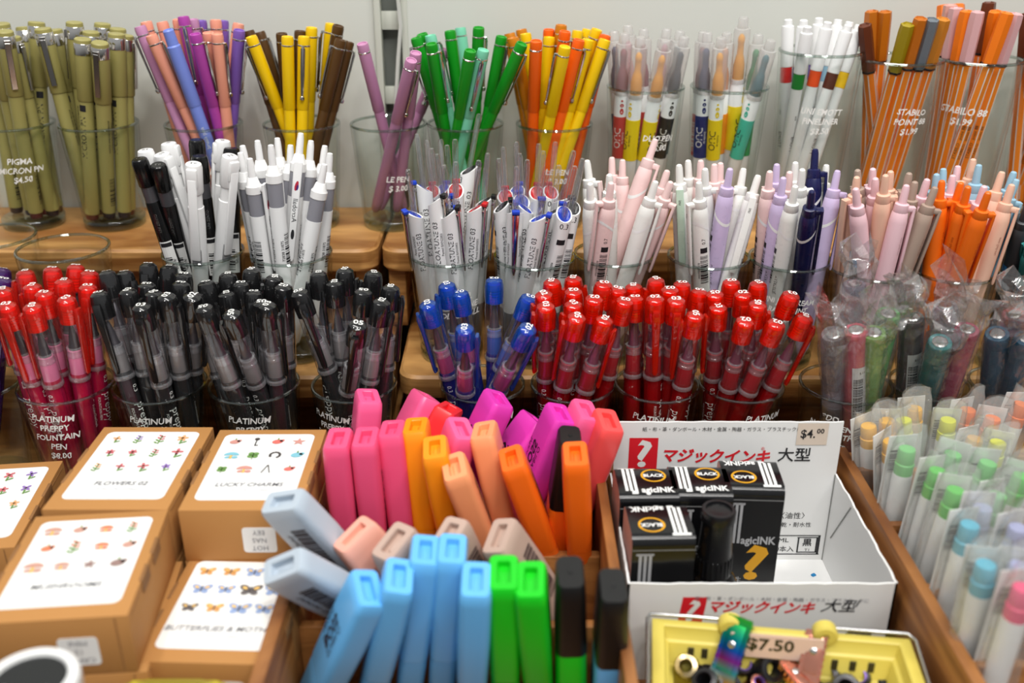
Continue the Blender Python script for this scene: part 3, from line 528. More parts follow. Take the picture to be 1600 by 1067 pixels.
put('M3', 'gel_pen', [(651, 208, 673, 398, 'blue', -75), (635, 267, 643, 380, 'blue', -60), (667, 218, 680, 340, 'red', 180), (674, 231, 690, 380, 'black', 60), (689, 217, 696, 340, 'blue', 160), (698, 226, 706, 340, 'red', 150), (711, 217, 712, 340, 'red', 180), (682, 240, 697, 360, 'blue', 90), (694, 259, 707, 402, 'black', 78), (712, 254, 712, 380, 'blue', 8), (748, 250, 738, 402, 'red', 72), (764, 239, 757, 386, 'black', 85), (752, 160, 716, 370, 'black', 110)])
put('M4', 'gel_pen', [(786, 229, 790, 340, 'red', 180), (779, 247, 786, 398, 'black', 95), (807, 221, 808, 340, 'blue', 160), (812, 239, 815, 340, 'blue', 200), (807, 260, 798, 398, 'blue', 5), (824, 249, 820, 380, 'blue', -80), (842, 224, 838, 340, 'red', 180), (849, 235, 840, 340, 'blue', 10), (868, 221, 856, 340, 'red', 195), (856, 267, 823, 438, 'blue', 74), (873, 259, 856, 380, 'black', 70), (897, 235, 872, 340, 'black', 60), (899, 259, 866, 405, 'blue', 195), (911, 247, 881, 390, 'black', 190)])
put('J1', 'slash_ballpoint', [(917, 250, 930, 380, 'white', 60), (922, 288, 927, 400, 'white', 80), (952, 273, 950, 400, 'white', 180), (954, 287, 931, 413, 'pink', -80), (956, 246, 960, 380, 'pink', 150), (973, 252, 970, 350, 'pink', 160), (1030, 201, 962, 415, 'pink', 80), (1025, 283, 984, 415, 'white', 75), (1043, 266, 1010, 370, 'pink', 80), (1049, 284, 1002, 415, 'pink', 70)])
put('J2', 'slash_ballpoint', [(1061, 257, 1066, 391, 'white', -10), (1075, 250, 1080, 370, 'white', 180), (1095, 250, 1095, 370, 'pink', 180), (1092, 284, 1096, 413, 'white', -80), (1102, 263, 1105, 380, 'white', 80), (1116, 256, 1112, 380, 'pink', 150), (1126, 254, 1120, 370, 'pink', 180), (1141, 263, 1116, 415, 'lavender', 180), (1162, 263, 1140, 390, 'white', -60), (1185, 274, 1146, 412, 'white', -10)])
put('J3', 'slash_ballpoint', [(1203, 267, 1187, 405, 'pink', 180), (1214, 256, 1205, 370, 'lavender', 180), (1224, 277, 1199, 412, 'lavender', 180), (1234, 268, 1225, 370, 'pink', 180), (1243, 290, 1215, 420, 'white', 180), (1243, 253, 1236, 370, 'white', 180), (1254, 264, 1242, 370, 'white', 90), (1274, 229, 1266, 410, 'navy', 80), (1269, 298, 1252, 450, 'navy', 80), (1292, 257, 1280, 370, 'white', 90), (1309, 266, 1280, 412, 'lavender', 80)])
put('R1', 'pastel_gel_pen', [(1340, 265, 1340, 380, 'taupe', 180), (1339, 276, 1324, 405, 'peach', -70), (1337, 294, 1346, 394, 'pink', 190), (1364, 263, 1360, 370, 'pink', 180), (1368, 278, 1364, 392, 'pink', 40), (1392, 267, 1378, 370, 'peach', 80), (1384, 273, 1373, 392, 'peach', 80), (1421, 270, 1396, 380, 'taupe', 180), (1430, 284, 1405, 390, 'taupe', 180), (1417, 289, 1383, 425, 'pink', 85), (1449, 281, 1416, 380, 'pink', -80), (1463, 293, 1414, 425, 'taupe', 85)])
put('R2', 'pastel_gel_pen', [(1464, 272, 1455, 370, 'sky', 180), (1474, 263, 1462, 370, 'sky', 90), (1471, 282, 1452, 425, 'orange', 85), (1497, 259, 1478, 370, 'pink', 180), (1489, 274, 1472, 370, 'pink', -80), (1502, 286, 1472, 380, 'orange', 180), (1521, 248, 1498, 370, 'peach', -80), (1530, 257, 1508, 370, 'sky', 80), (1513, 291, 1473, 442, 'orange', 10), (1545, 300, 1497, 442, 'orange', 85), (1539, 291, 1510, 380, 'pink', 180), (1566, 268, 1530, 370, 'peach', 180), (1582, 288, 1533, 428, 'peach', 60), (1585, 268, 1548, 380, 'sky', 180), (1589, 280, 1545, 390, 'sky', 85)])
put('R3', 'pastel_gel_pen', [(1604, 322, 1578, 412, 'charcoal', 180), (1612, 385, 1597, 470, 'teal', 180)])
put('P0', 'fountain_pen', [(5, 415, -14, 560, 'purple', 180), (6, 434, -6, 580, 'purple', 180), (-22, 440, -30, 580, 'purple', 180), (-12, 470, -26, 600, 'purple', 120)])
put('P1', 'fountain_pen', [(3, 450, 40, 590, 'pink', -70), (9, 474, 55, 600, 'pink', 0), (38, 421, 60, 560, 'pink', -75), (49, 444, 75, 560, 'pink', -85), (49, 476, 84, 602, 'pink', -80), (68, 455, 95, 590, 'pink', 170), (81, 417, 95, 560, 'pink', 180), (99, 436, 112, 560, 'pink', -80), (103, 464, 127, 600, 'pink', 70), (118, 413, 125, 560, 'pink', 180), (140, 423, 140, 560, 'pink', 180), (137, 445, 152, 580, 'pink', 5)])
put('P2', 'fountain_pen', [(164, 415, 211, 605, 'black', 190), (194, 423, 215, 560, 'black', 60), (153, 456, 195, 590, 'black', 0), (199, 452, 228, 580, 'black', 80), (231, 407, 240, 560, 'black', 0), (229, 442, 243, 570, 'black', 180), (240, 455, 256, 590, 'black', 60), (220, 476, 253, 604, 'black', 0), (264, 413, 266, 560, 'black', -80), (287, 426, 284, 560, 'black', 180), (283, 440, 284, 570, 'black', 170), (260, 460, 286, 594, 'black', 75), (301, 460, 304, 590, 'black', 80)])
put('P3', 'fountain_pen', [(317, 478, 364, 606, 'black', 185), (321, 439, 350, 560, 'black', 180), (303, 459, 345, 590, 'black', 170), (353, 456, 380, 570, 'black', -70), (355, 426, 368, 560, 'black', -80), (360, 488, 404, 607, 'black', -85), (376, 440, 392, 560, 'black', 180), (397, 454, 410, 580, 'black', 0), (393, 419, 402, 560, 'black', 80), (429, 431, 424, 560, 'black', -80), (418, 474, 438, 596, 'black', 75), (443, 445, 453, 577, 'black', 160), (408, 470, 420, 590, 'black', 180)])
put('P4', 'fountain_pen', [(466, 454, 511, 574, 'black', 10), (497, 424, 512, 550, 'black', -80), (522, 439, 534, 566, 'black', -85), (539, 419, 545, 550, 'black', 80), (568, 452, 562, 570, 'black', 180), (584, 424, 576, 550, 'black', -75), (597, 468, 577, 594, 'black', 80), (611, 446, 602, 577, 'black', 85), (560, 504, 546, 602, 'black', 0)])
put('P5', 'fountain_pen', [(666, 472, 702, 605, 'blue', -80), (697, 442, 720, 560, 'blue', -70), (718, 456, 738, 586, 'blue', 180), (772, 434, 772, 578, 'blue', 180), (724, 515, 722, 618, 'blue', 85), (829, 462, 780, 584, 'blue', 180), (827, 510, 778, 613, 'blue', 80)])
put('P6', 'fountain_pen', [(849, 457, 860, 570, 'red', -70), (852, 475, 847, 597, 'red', -85), (862, 437, 870, 560, 'red', 80), (896, 432, 896, 560, 'red', 80), (896, 452, 896, 560, 'red', 180), (896, 472, 893, 580, 'red', -60), (902, 492, 875, 612, 'red', -85), (946, 496, 912, 615, 'red', 70), (929, 463, 915, 580, 'red', 180), (944, 440, 930, 560, 'red', 180), (967, 449, 945, 560, 'red', -20), (980, 467, 955, 595, 'red', 180)])
put('P7', 'fountain_pen', [(990, 444, 992, 560, 'red', 85), (992, 462, 988, 594, 'red', 180), (1025, 434, 1022, 560, 'red', -70), (1024, 463, 1020, 597, 'red', 0), (1047, 449, 1040, 560, 'red', 180), (1057, 466, 1046, 588, 'red', 0), (1087, 489, 1064, 612, 'red', -90), (1066, 440, 1056, 560, 'red', 180), (1094, 452, 1074, 570, 'red', 0)])
put('P8', 'fountain_pen', [(1122, 477, 1110, 591, 'red', -80), (1117, 456, 1112, 570, 'red', 180), (1143, 437, 1136, 560, 'red', 180), (1161, 456, 1150, 570, 'red', 0), (1185, 440, 1172, 560, 'red', -70), (1185, 472, 1165, 580, 'red', 80), (1165, 499, 1130, 610, 'red', 180), (1215, 502, 1165, 615, 'red', 170), (1238, 457, 1190, 580, 'red', 180), (1260, 492, 1202, 611, 'red', 80)])
KIT = dict(clear=(205, 205, 222), rose=(222, 92, 112), grey=(196, 190, 196), lime=(140, 185, 100), green=(80, 170, 80), dark=(82, 72, 76), teal=(45, 130, 135), berry=(172, 52, 88), azure=(30, 105, 140), petrol=(25, 92, 125))
put('K1', 'bagged_fountain_pen', [(1302, 522, 1305, 640, 'grey'), (1335, 443, 1330, 600, 'clear'), (1338, 519, 1341, 624, 'rose'), (1366, 522, 1362, 620, 'lime'), (1388, 490, 1374, 600, 'green')])
put('K2', 'bagged_fountain_pen', [(1424, 497, 1420, 607, 'dark'), (1468, 539, 1448, 615, 'teal'), (1512, 518, 1480, 615, 'berry'), (1478, 478, 1462, 590, 'clear')])
put('K3', 'bagged_fountain_pen', [(1554, 527, 1532, 629, 'azure'), (1602, 536, 1572, 625, 'petrol'), (1584, 492, 1570, 600, 'rose')])

# settle the pens: every tip stays on its sight line, feet stay in the glass, bodies do not cross
N = len(PENS); T = np.zeros((N, 3)); F = np.zeros((N, 3)); TR = np.zeros((N, 3)); PN = np.zeros((N, 3)); LN = np.zeros(N); RT = np.zeros(N); RF = np.zeros(N); GC = np.zeros((N, 2)); GZ = np.zeros((N, 4))
for gid in G:                                                 # pens seen further down the glass stand nearer the front of it
    m = [p for p in PENS if p['g'] == gid]
    if m:
        v = np.array([(p['by'] or p['y'] + 120) + 0.6 * p['y'] for p in m]); sd = max(v.std(), 8)
        for p, q in zip(m, v): p['rank'] = float(np.clip((q - v.mean()) / sd, -1.6, 1.6)) + (0.8 if p['kind'] == 'brush_pen' else 0)
for i, p in enumerate(PENS):
    g = G[p['g']]; L = LEN[p['kind']]; LN[i] = L; RF[i], RT[i] = RAD[p['kind']]; GC[i] = (g['x'], g['D']); GZ[i] = (g['zf'], g['zr'], g['R'], g['rb'])
    TR[i] = ray(p['x'], p['y'])
    bx, by = p['bx'], p['by']
    if bx is None: bx, by = p['x'], p['y'] + 150
    n = np.cross(TR[i], ray(bx, by)); PN[i] = n / np.linalg.norm(n)
    foot = np.array([g['x'], g['D'], g['zf']]); foot[0] -= PN[i].dot(foot - EYEV) / PN[i][0]
    foot[1] -= p['rank'] * 9; foot[0] = g['x'] + max(-g['rb'] + 5, min(g['rb'] - 5, foot[0] - g['x']))
    best = None
    for D in np.arange(g['D'] - 62, g['D'] + 50, 1.0):
        q = EYEV + TR[i] * D; e = abs(np.linalg.norm(q - foot) - L) + abs(D - g['D'] + 4 + p['rank'] * 9) * 0.35
        if best is None or e < best[0]: best = (e, q)
    T[i] = best[1]; F[i] = foot; F[i][1] -= (T[i][1] - foot[1]) * 0.15
rng = np.random.RandomState(3); F[:, 1] += rng.uniform(-3, 3, N)
def closest(P1, Q1, P2, Q2):
    d1 = Q1 - P1; d2 = Q2 - P2; r = P1 - P2; a = (d1 * d1).sum(1); e = (d2 * d2).sum(1); f = (d2 * r).sum(1); c = (d1 * r).sum(1); b = (d1 * d2).sum(1)
    den = np.maximum(a * e - b * b, 1e-6); s = np.clip((b * f - c * e) / den, 0, 1); t = np.clip((b * s + f) / e, 0, 1); s = np.clip((b * t - c) / a, 0, 1); return s, t
for it in range(260):
    if it % 20 == 0:
        mid = (T + F) / 2; I, J = np.triu_indices(N, 1); m = np.abs(mid[I] - mid[J]).max(1) < 95; I, J = I[m], J[m]
    s, t = closest(F[I], T[I], F[J], T[J])
    A = F[I] + (T[I] - F[I]) * s[:, None]; Bq = F[J] + (T[J] - F[J]) * t[:, None]; d = A - Bq; dist = np.maximum(np.linalg.norm(d, axis=1), 1e-3)
    need = RF[I] + (RT[I] - RF[I]) * s + RF[J] + (RT[J] - RF[J]) * t; low = np.minimum(s, t); need = need * np.where(low < 0.3, 0.72 + 0.93 * low, 1.0)
    pen = np.maximum(0, need - dist) * 0.42; u = d / dist[:, None]; u[:, 1] *= 1.25
    k = pen[:, None] * u * 0.5
    for idx, par, sg in ((I, s, 1), (J, t, -1)):
        np.add.at(T, idx, sg * k * (par * 1.3)[:, None]); np.add.at(F, idx, sg * k * ((1 - par) * 1.3)[:, None])
    F[:, 2] = GZ[:, 0]
    o = T - EYEV; al = (o * TR).sum(1) / (TR * TR).sum(1); T += 0.75 * (EYEV + TR * al[:, None] - T)          # tip back to its sight line
    F[:, 0] -= 0.12 * ((F - EYEV) * PN).sum(1) / PN[:, 0]
    v = F[:, :2] - GC; q = np.maximum(np.linalg.norm(v, axis=1), 1e-3); lim = np.maximum(GZ[:, 3] - RF * 0.8, 2); sc = np.minimum(1, lim / q); F[:, :2] = GC + v * sc[:, None]
    h = (GZ[:, 1] - F[:, 2]) / np.maximum(T[:, 2] - F[:, 2], 20); R = F + (T - F) * h[:, None]; v = R[:, :2] - GC; q = np.maximum(np.linalg.norm(v, axis=1), 1e-3)
    lim = GZ[:, 2] - (RF + RT) / 2 - 0.3; ex = np.maximum(0, q - lim); mv = (v / q[:, None]) * ex[:, None] * 0.5; F[:, :2] -= mv; T[:, :2] -= mv
    dv = T - F; dl = np.linalg.norm(dv, axis=1); tgt = np.clip(dl, LN * 0.955, LN * 1.03); T += (dv / dl[:, None]) * ((tgt - dl) * 0.35)[:, None]

# ------------------------------------------------------------------ pens into the scene, each with its own label
GP = dict(G1=('4.50 olive glass', 'photo edge'), G2=('plain olive glass', '4.50 glass'), G3=('pastel glass', 'olive pens'), G4=('yellow-brown glass', 'pastel pens'), G5=('near-empty glass', 'brown pens'), G6=('green glass', 'mauve pens'),
          G7=('orange-yellow glass', 'green pens'), G8=('lettered marker glass', 'yellow pens'), G9=('plain marker glass', 'lettered glass'), E1=('white fineliner glass', 'frosted markers'), S1=('point-88 glass', 'white fineliners'),
          S2=('second hexagonal glass', 'point-88 glass'), S3=('edge hexagonal glass', 'second glass'), M1=('black-and-white glass', 'empty glass'), M2=('thin-plunger glass', 'black pens'), M3=('slant-pen glass behind blue', 'wood gap'),
          M4=('slant-pen glass behind red', 'neighbouring slants'), J1=('pink slash-band glass', 'slanted pens'), J2=('middle slash-band glass', 'pink glass'), J3=('navy-pen glass', 'middle glass'), R1=('pink-taupe glass', 'navy pens'),
          R2=('bright orange glass', 'taupe pens'), R3=('charcoal glass', 'orange pens'), P0=('purple front glass', 'photo edge'), P1=('pink front glass', 'purple pens'), P2=('first black glass', 'pink pens'), P3=('second black glass', 'first glass'),
          P4=('third black glass', 'second glass'), P5=('blue front glass', 'black pens'), P6=('first red glass', 'blue pens'), P7=('second red glass', 'first glass'), P8=('third red glass', 'second glass'),
          K1=('warning-lettered glass', 'red pens'), K2=('middle bag glass', 'rose pen'), K3=('edge bag glass', 'berry pen'))
LOOK = dict(fineliner_pen='{} capped fineliner', felt_pen='{} slim capped pen', brush_pen='{} stepped-cap pen', twin_marker='{}-banded frosted marker', banded_fineliner='white fineliner with {} band', hexagonal_fineliner='{}-capped hexagonal pen',
            clip_ballpoint='{} wide-clip ballpoint', dark_ballpoint='{} clicker ballpoint', retractable_ballpoint='{} thin-plunger ballpoint', gel_pen='slanted white pen, {} end', slash_ballpoint='{} slash-band ballpoint', pastel_gel_pen='{} clicker pen',
            fountain_pen='clear fountain pen, {} crown', bagged_fountain_pen='{} pen in clear bag')
ORD = ['first', 'second', 'third', 'fourth', 'fifth', 'sixth', 'seventh', 'eighth', 'ninth', 'tenth', 'eleventh', 'twelfth']
groups = {}
for i, p in enumerate(PENS):
    p['desc'] = LOOK[p['kind']].format(p['look']); groups.setdefault((p['g'], p['desc']), []).append(p)
for (g, dsc), m in groups.items():
    gp, lm = GP[g]
    nr = 1 if len(m) < 5 else 2 if len(m) < 10 else 3
    by_y = sorted(m, key=lambda p: -p['y']); cut = -(-len(m) // nr); rows = [by_y[k:k + cut] for k in range(0, len(m), cut)]
    names = {1: [''], 2: ['lower', 'upper'], 3: ['lowest', 'middle', 'topmost']}[nr]
    for nm, row in zip(names, rows):
        row.sort(key=lambda p: p['x'])
        for k, p in enumerate(row):
            if len(m) == 1: p['label'] = f'only {dsc} in the {gp}'
            else: p['label'] = f'{ORD[k]} {dsc}, from the {lm}, ' + (f'{nm} tips, ' if nm else '') + gp
            p['group'] = f'{dsc}s in the {gp}' if len(m) > 1 else None
def c_(name): return COLS.get(name) or KIT[name]
def dark(c, k): return tuple(v * k for v in c)
FR = sheer((252, 250, 250), 0.26, 0.3, (240, 240, 238), 0.05, 0.4, 3)
def mats_for(kind, look, i_=0):
    c = c_(look)
    if kind == 'fineliner_pen': return dict(body=plain(c, 0.42), metal=CHROME, ink=plain(random.choice(((30, 24, 40), (90, 22, 30), (28, 30, 60), (70, 40, 22))), 0.4))
    if kind in ('felt_pen', 'brush_pen'): return dict(body=plain(c, 0.3), metal=CHROME)
    if kind == 'twin_marker':
        band = dict(navy=(28, 42, 110), red=(205, 70, 66), pink=(240, 150, 170), yellow=(250, 220, 20), magenta=(215, 60, 130), teal=(30, 90, 100), black=(30, 30, 30), orange=(250, 150, 30), green=(40, 150, 80), mint=(70, 195, 170))[look]
        nib = dict(red=(140, 40, 60), yellow=(250, 175, 20), mint=(30, 110, 120), navy=(30, 36, 90), black=(40, 50, 66)).get(look, dark(band, 0.9))
        return dict(body=plain(band, 0.4), nib=plain(nib, 0.45), frost=FR, print=CHALK if sum(band) < 380 else INK)
    if kind == 'banded_fineliner': return dict(body=plain(dict(green=(0, 130, 40), orange=(240, 80, 20), brown=(92, 44, 28), yellow=(250, 200, 10)).get(look, c), 0.4))
    if kind == 'hexagonal_fineliner': return dict(body=plain((255, 140, 26), 0.35), cap=plain(dict(orange=(240, 122, 20), ochre=(188, 104, 18), brown=(96, 44, 20), olive=(160, 140, 20), charcoal=(108, 116, 124), tan=(205, 130, 40), taupe=(214, 160, 150), mauve=(214, 168, 170))[look], 0.35))
    if kind in ('clip_ballpoint',): return dict(body=WHITE, slot=plain((150, 150, 152), 0.4))
    if kind == 'dark_ballpoint': return dict(body=plain((12, 12, 13), 0.22), slot=plain((70, 70, 74), 0.25))
    if kind == 'retractable_ballpoint': return dict(body=WHITE, slot=plain((138, 138, 146), 0.35))
    if kind == 'gel_pen': return dict(ink=plain(dict(blue=(30, 66, 190), red=(196, 26, 34), black=(22, 22, 24))[look], 0.3), clear=PLUNG, metal=CHROME)
    if kind == 'slash_ballpoint':
        c = dict(white=(236, 236, 232), pink=(240, 208, 206), navy=(20, 24, 74), lavender=(206, 188, 224))[look]
        return dict(body=plain(c, 0.28), clip=plain(random.choice(((200, 226, 206), (236, 210, 208), c, c)) if look == 'white' else c, 0.28), band=plain((240, 240, 240), 0.3), print=CHALK if look == 'navy' else INK)
    if kind == 'pastel_gel_pen': return dict(body=plain(dict(pink=(236, 196, 204), taupe=(172, 150, 136), peach=(234, 188, 164), orange=(246, 112, 18), sky=(156, 194, 214)).get(look, c), 0.38), clip=plain(dict(pink=(236, 196, 204), taupe=(172, 150, 136), peach=(234, 188, 164), orange=(246, 112, 18), sky=(156, 194, 214)).get(look, c), 0.38), tone=plain(dark(c, 0.8), 0.5))
    if kind == 'fountain_pen':
        cr, ink, bar, core = dict(pink=((255, 58, 44), (216, 40, 104), (222, 40, 100), (236, 80, 150)), purple=((110, 50, 150), (70, 30, 120), (100, 60, 150), (130, 90, 190)), black=((52, 52, 54), (24, 24, 26), (70, 70, 72), (110, 110, 112)),
                                  blue=((34, 110, 220), (30, 60, 170), (50, 60, 170), (90, 160, 230)), red=((255, 44, 8), (176, 8, 18), (190, 14, 22), (230, 60, 20)))[look]
        grp = dict(pink=(236, 130, 170), purple=(120, 80, 180), black=(128, 124, 124), blue=(150, 60, 110) if i_ % 2 else (60, 90, 170), red=(172, 12, 26))[look]
        bodyred = look == 'blue' or (look == 'black' and random.random() < 0.35)
        return dict(crown=sheer(cr, 0.34, 0.03, dark(cr, 0.92), 0.06, 0.6, 3), clear=CLEARP, ringm=RINGM, grip=plain(grp, 0.15), barrel=sheer(tuple(150 + v * 0.4 for v in bar) if look == 'black' else tuple(40 + v * 0.84 for v in bar), 0.3, 0.05, bar, 0.05, 0.55, 3), ink=plain((150, 30, 70) if bodyred else ink, 0.35), core=plain(core, 0.3), feed=plain((60, 56, 62) if look != 'red' else (110, 50, 70), 0.35, 0.2), print=CHALK)
def orient(f, t, phi):
    z = Vector(t - f).normalized(); fr = Vector((0, -1, 0)); fr = (fr - z * fr.dot(z)).normalized(); s = z.cross(fr)
    a = math.radians(phi); x = fr * math.cos(a) + s * math.sin(a); y = z.cross(x)
    return Matrix((x, y, z)).transposed().to_4x4()

# crumpled clear bags and bagged markers
def crumple(seed, L, hx, hy, over, lean=0.0, seg=14, n=22, rag=1.0):
    r = random.Random(seed); b = B(); rings = []; ph = [r.uniform(0, 6.28) for _ in range(8)]
    for j in range(n + 1):
        t = j / n; z = -2 + (L + over + 2) * t; top = max(0, (z - L + 6) / (over + 6)); ring = []
        w = hx * (1 + 0.8 * top) + rag * 0.6 * math.sin(t * 9 + ph[0]); d = hy * (1 - 0.72 * top) + rag * 0.4 * math.sin(t * 13 + ph[1])
        for k in range(seg):
            a = 2 * math.pi * k / seg; amp = rag * (0.5 + 3.4 * top)
            x = w * math.cos(a) + amp * r.uniform(-1, 1); y = d * math.sin(a) + amp * r.uniform(-1, 1) + rag * 3.0 * top * math.sin(3 * a / 2 + ph[2])
            zz = z + amp * r.uniform(-1, 1) + (top ** 2) * rag * (6 * math.sin(a + ph[3]) + 4 * math.sin(2 * a + ph[4]))
            ring.append((x + lean * top * over * 0.6, y, zz))
        rings.append(b.ring(ring))
    for j, (a, c) in enumerate(zip(rings, rings[1:])): b.bridge(a, c, 1 if (L + over + 2) * (j + 0.5) / n > L + 5 else 0)
    return b.done('clear_bag', False, 2)
b = B(); b.lathe([(4, 0), (6.6, 3), (7.2, 20), (7.6, 134), (7.3, 137), (6.9, 138)], 22); KB = b.done('body')
b = B(); b.lathe([(7.62, 70), (7.75, 70.4), (7.75, 72), (7.62, 72.4)], 22); KR = b.done('seam_ring')
b = B(); b.lathe([(4.6, 137.4), (4.6, 138.4), (3.6, 139), (0.4, 138.7)], 18); KD = b.done('end_disc')
b = B(); patch(b, 7.9, -0.1, 66, 112, 11, 0, 6); barcode(b, 7.95, -0.3, 70, 102, 6, 1, 4); b.text('Kakuno fine nib', 2.2, cyl_fn(7.95, 0.45, 88), 1); b.text('$14.50', 2.6, cyl_fn(7.95, 0.2, 107, True, False), 1); KL = b.done('price_label', False, 2)
KBAGS = [crumple(40 + i, 136, 9.6, 8.8, 26 + 6 * (i % 3), (-0.3, 0.3, 0.5)[i % 3], 12, 24, 1.25) for i in range(5)]
for i, p in enumerate(PENS):
    f, t = F[i], T[i]; L = LN[i]; dl = np.linalg.norm(t - f)
    phi = p['phi'] if p['phi'] is not None else random.choice((60, 85, -70, 180, 150, -140, 20))
    M = Matrix.Translation(Vector(f) * S) @ orient(f, t, phi) @ Matrix.Diagonal((1, 1, dl / L, 1))
    k = p['kind']
    if k == 'bagged_fountain_pen':
        c = KIT[p['look']]; soft = sheer(c, 0.9, 0.15, c, 0.06, 0.4, 3) if p['look'] not in ('clear', 'grey') else sheer((226, 224, 236), 0.3, 0.1, c, 0.08, 0.5, 3)
        parts = [('body', KB, ('body',), None), ('seam_ring', KR, ('body',), 0), ('end_disc', KD, ('metal',), 0)]
        if p['look'] in ('rose', 'dark'): parts.append(('price_label', KL, (PAPER, INK), 0))
        parts.append(('clear_bag', KBAGS[i % 5], (FILM, CRINK), None)); M = Matrix.Translation(Vector(f) * S) @ orient(f, t, 15) @ Matrix.Diagonal((1, 1, dl / L, 1))
        spawn(k, parts, M, dict(body=soft, metal=STEEL), p['label'], 'pen', p['group']); continue
    nn = {'red': ('02', '03', '05', '02'), 'black': ('05', '03', '02', '05'), 'pink': ('03', '02', '03'), 'blue': ('02', '03', '03'), 'purple': ('03', '05')}.get(p['look'], ('03',))
    spawn(k, template(k, nn[i % len(nn)]), M, mats_for(k, p['look'], i), p['label'], p['cat'], p['group'])

# ------------------------------------------------------------------ kraft card boxes
def mini(b, kind, cx, cyy, s, fn, mi, r):
    """one small drawing on a card-box label; mi = first of four colour slots"""
    s *= r.uniform(0.85, 1.2)
    if kind == 'flower':
        a0 = r.uniform(0, 6); n = r.choice((4, 5, 6)); b.rect(cx - 0.12 * s, cyy - s, cx + 0.12 * s, cyy, fn, 5); b.blob(cx + 0.4 * s, cyy - 0.6 * s, 0.4 * s, 0.15 * s, 0.6, fn, 5)
        for k in range(n): a = a0 + k * 6.283 / n; b.blob(cx + 0.38 * s * math.cos(a), cyy + 0.35 * s + 0.38 * s * math.sin(a), 0.36 * s, 0.2 * s, a, fn, mi)
        b.blob(cx, cyy + 0.35 * s, 0.18 * s, 0.18 * s, 0, fn, 6)
    elif kind == 'sprig':
        b.rect(cx - 0.08 * s, cyy - s, cx + 0.08 * s, cyy + s, fn, 5)
        for k in range(7): q = -0.7 + k * 0.27; b.blob(cx + (0.35 if k % 2 else -0.35) * s * (1 - k * 0.08), cyy + q * s, 0.3 * s, 0.13 * s, 0.6 if k % 2 else 2.5, fn, mi if k > 2 else 5)
    elif kind == 'mushroom':
        b.rect(cx - 0.16 * s, cyy - 0.8 * s, cx + 0.16 * s, cyy, fn, 6); b.blob(cx, cyy - 0.05 * s, 0.95 * s, 0.75 * s, 0, fn, mi, 10, 0, 180); b.blob(cx + 0.5 * s, cyy - 0.5 * s, 0.4 * s, 0.3 * s, 0, fn, mi); b.blob(cx - 0.4 * s, cyy - 0.5 * s, 0.35 * s, 0.25 * s, 0.3, fn, mi)
    elif kind == 'butterfly':
        for sg in (-1, 1):
            b.blob(cx + sg * 0.62 * s, cyy + 0.32 * s, 0.66 * s, 0.4 * s, sg * 0.6, fn, mi); b.blob(cx + sg * 0.45 * s, cyy - 0.4 * s, 0.45 * s, 0.36 * s, -sg * 0.6, fn, mi); b.blob(cx + sg * 0.6 * s, cyy + 0.28 * s, 0.32 * s, 0.18 * s, sg * 0.6, lambda u, v: fn(u, v, 0.06), 6)
        b.blob(cx, cyy, 0.1 * s, 0.6 * s, 0, lambda u, v: fn(u, v, 0.09), 1)
    elif kind == 'ring':
        for k in range(10): a = -0.9 + k * 0.5; b.blob(cx + 0.65 * s * math.cos(a), cyy + 0.7 * s * math.sin(a), 0.2 * s, 0.2 * s, 0, fn, 1)
    elif kind == 'star':
        b.poly([(cx + (s if k % 2 == 0 else 0.42 * s) * math.sin(k * 0.6283), cyy + (s if k % 2 == 0 else 0.42 * s) * math.cos(k * 0.6283)) for k in range(10)], fn, mi)
    elif kind == 'key':
        b.rect(cx - 0.08 * s, cyy - s, cx + 0.08 * s, cyy + 0.5 * s, fn, 1); b.blob(cx, cyy + 0.7 * s, 0.35 * s, 0.35 * s, 0, fn, 1); b.rect(cx, cyy - s, cx + 0.4 * s, cyy - 0.8 * s, fn, 1)
    elif kind == 'clover':
        for k in range(4): b.blob(cx + 0.4 * s * math.cos(k * 1.571 + 0.78), cyy + 0.4 * s * math.sin(k * 1.571 + 0.78), 0.4 * s, 0.36 * s, k * 1.571, fn, 5)
        b.rect(cx - 0.06 * s, cyy - s, cx + 0.06 * s, cyy, fn, 5)
    elif kind == 'wish':
        b.poly([(cx - 0.6 * s, cyy - 0.9 * s), (cx - 0.45 * s, cyy - 0.9 * s), (cx + 0.06 * s, cyy + s), (cx - 0.1 * s, cyy + s)], fn, 1); b.poly([(cx + 0.6 * s, cyy - 0.9 * s), (cx + 0.45 * s, cyy - 0.9 * s), (cx - 0.06 * s, cyy + s), (cx + 0.1 * s, cyy + s)], fn, 1)
    else:
        b.blob(cx, cyy, 0.8 * s, 0.6 * s, 0.2, fn, mi); b.blob(cx + 0.6 * s, cyy + 0.3 * s, 0.4 * s, 0.3 * s, 0.8, fn, mi); b.rect(cx - 0.1 * s, cyy + 0.5 * s, cx + 0.1 * s, cyy + s, fn, 5)
GREEN_ = plain((110, 150, 80), 0.6); GREY_ = plain((122, 122, 128), 0.6); PALE_ = plain((176, 180, 190), 0.6)
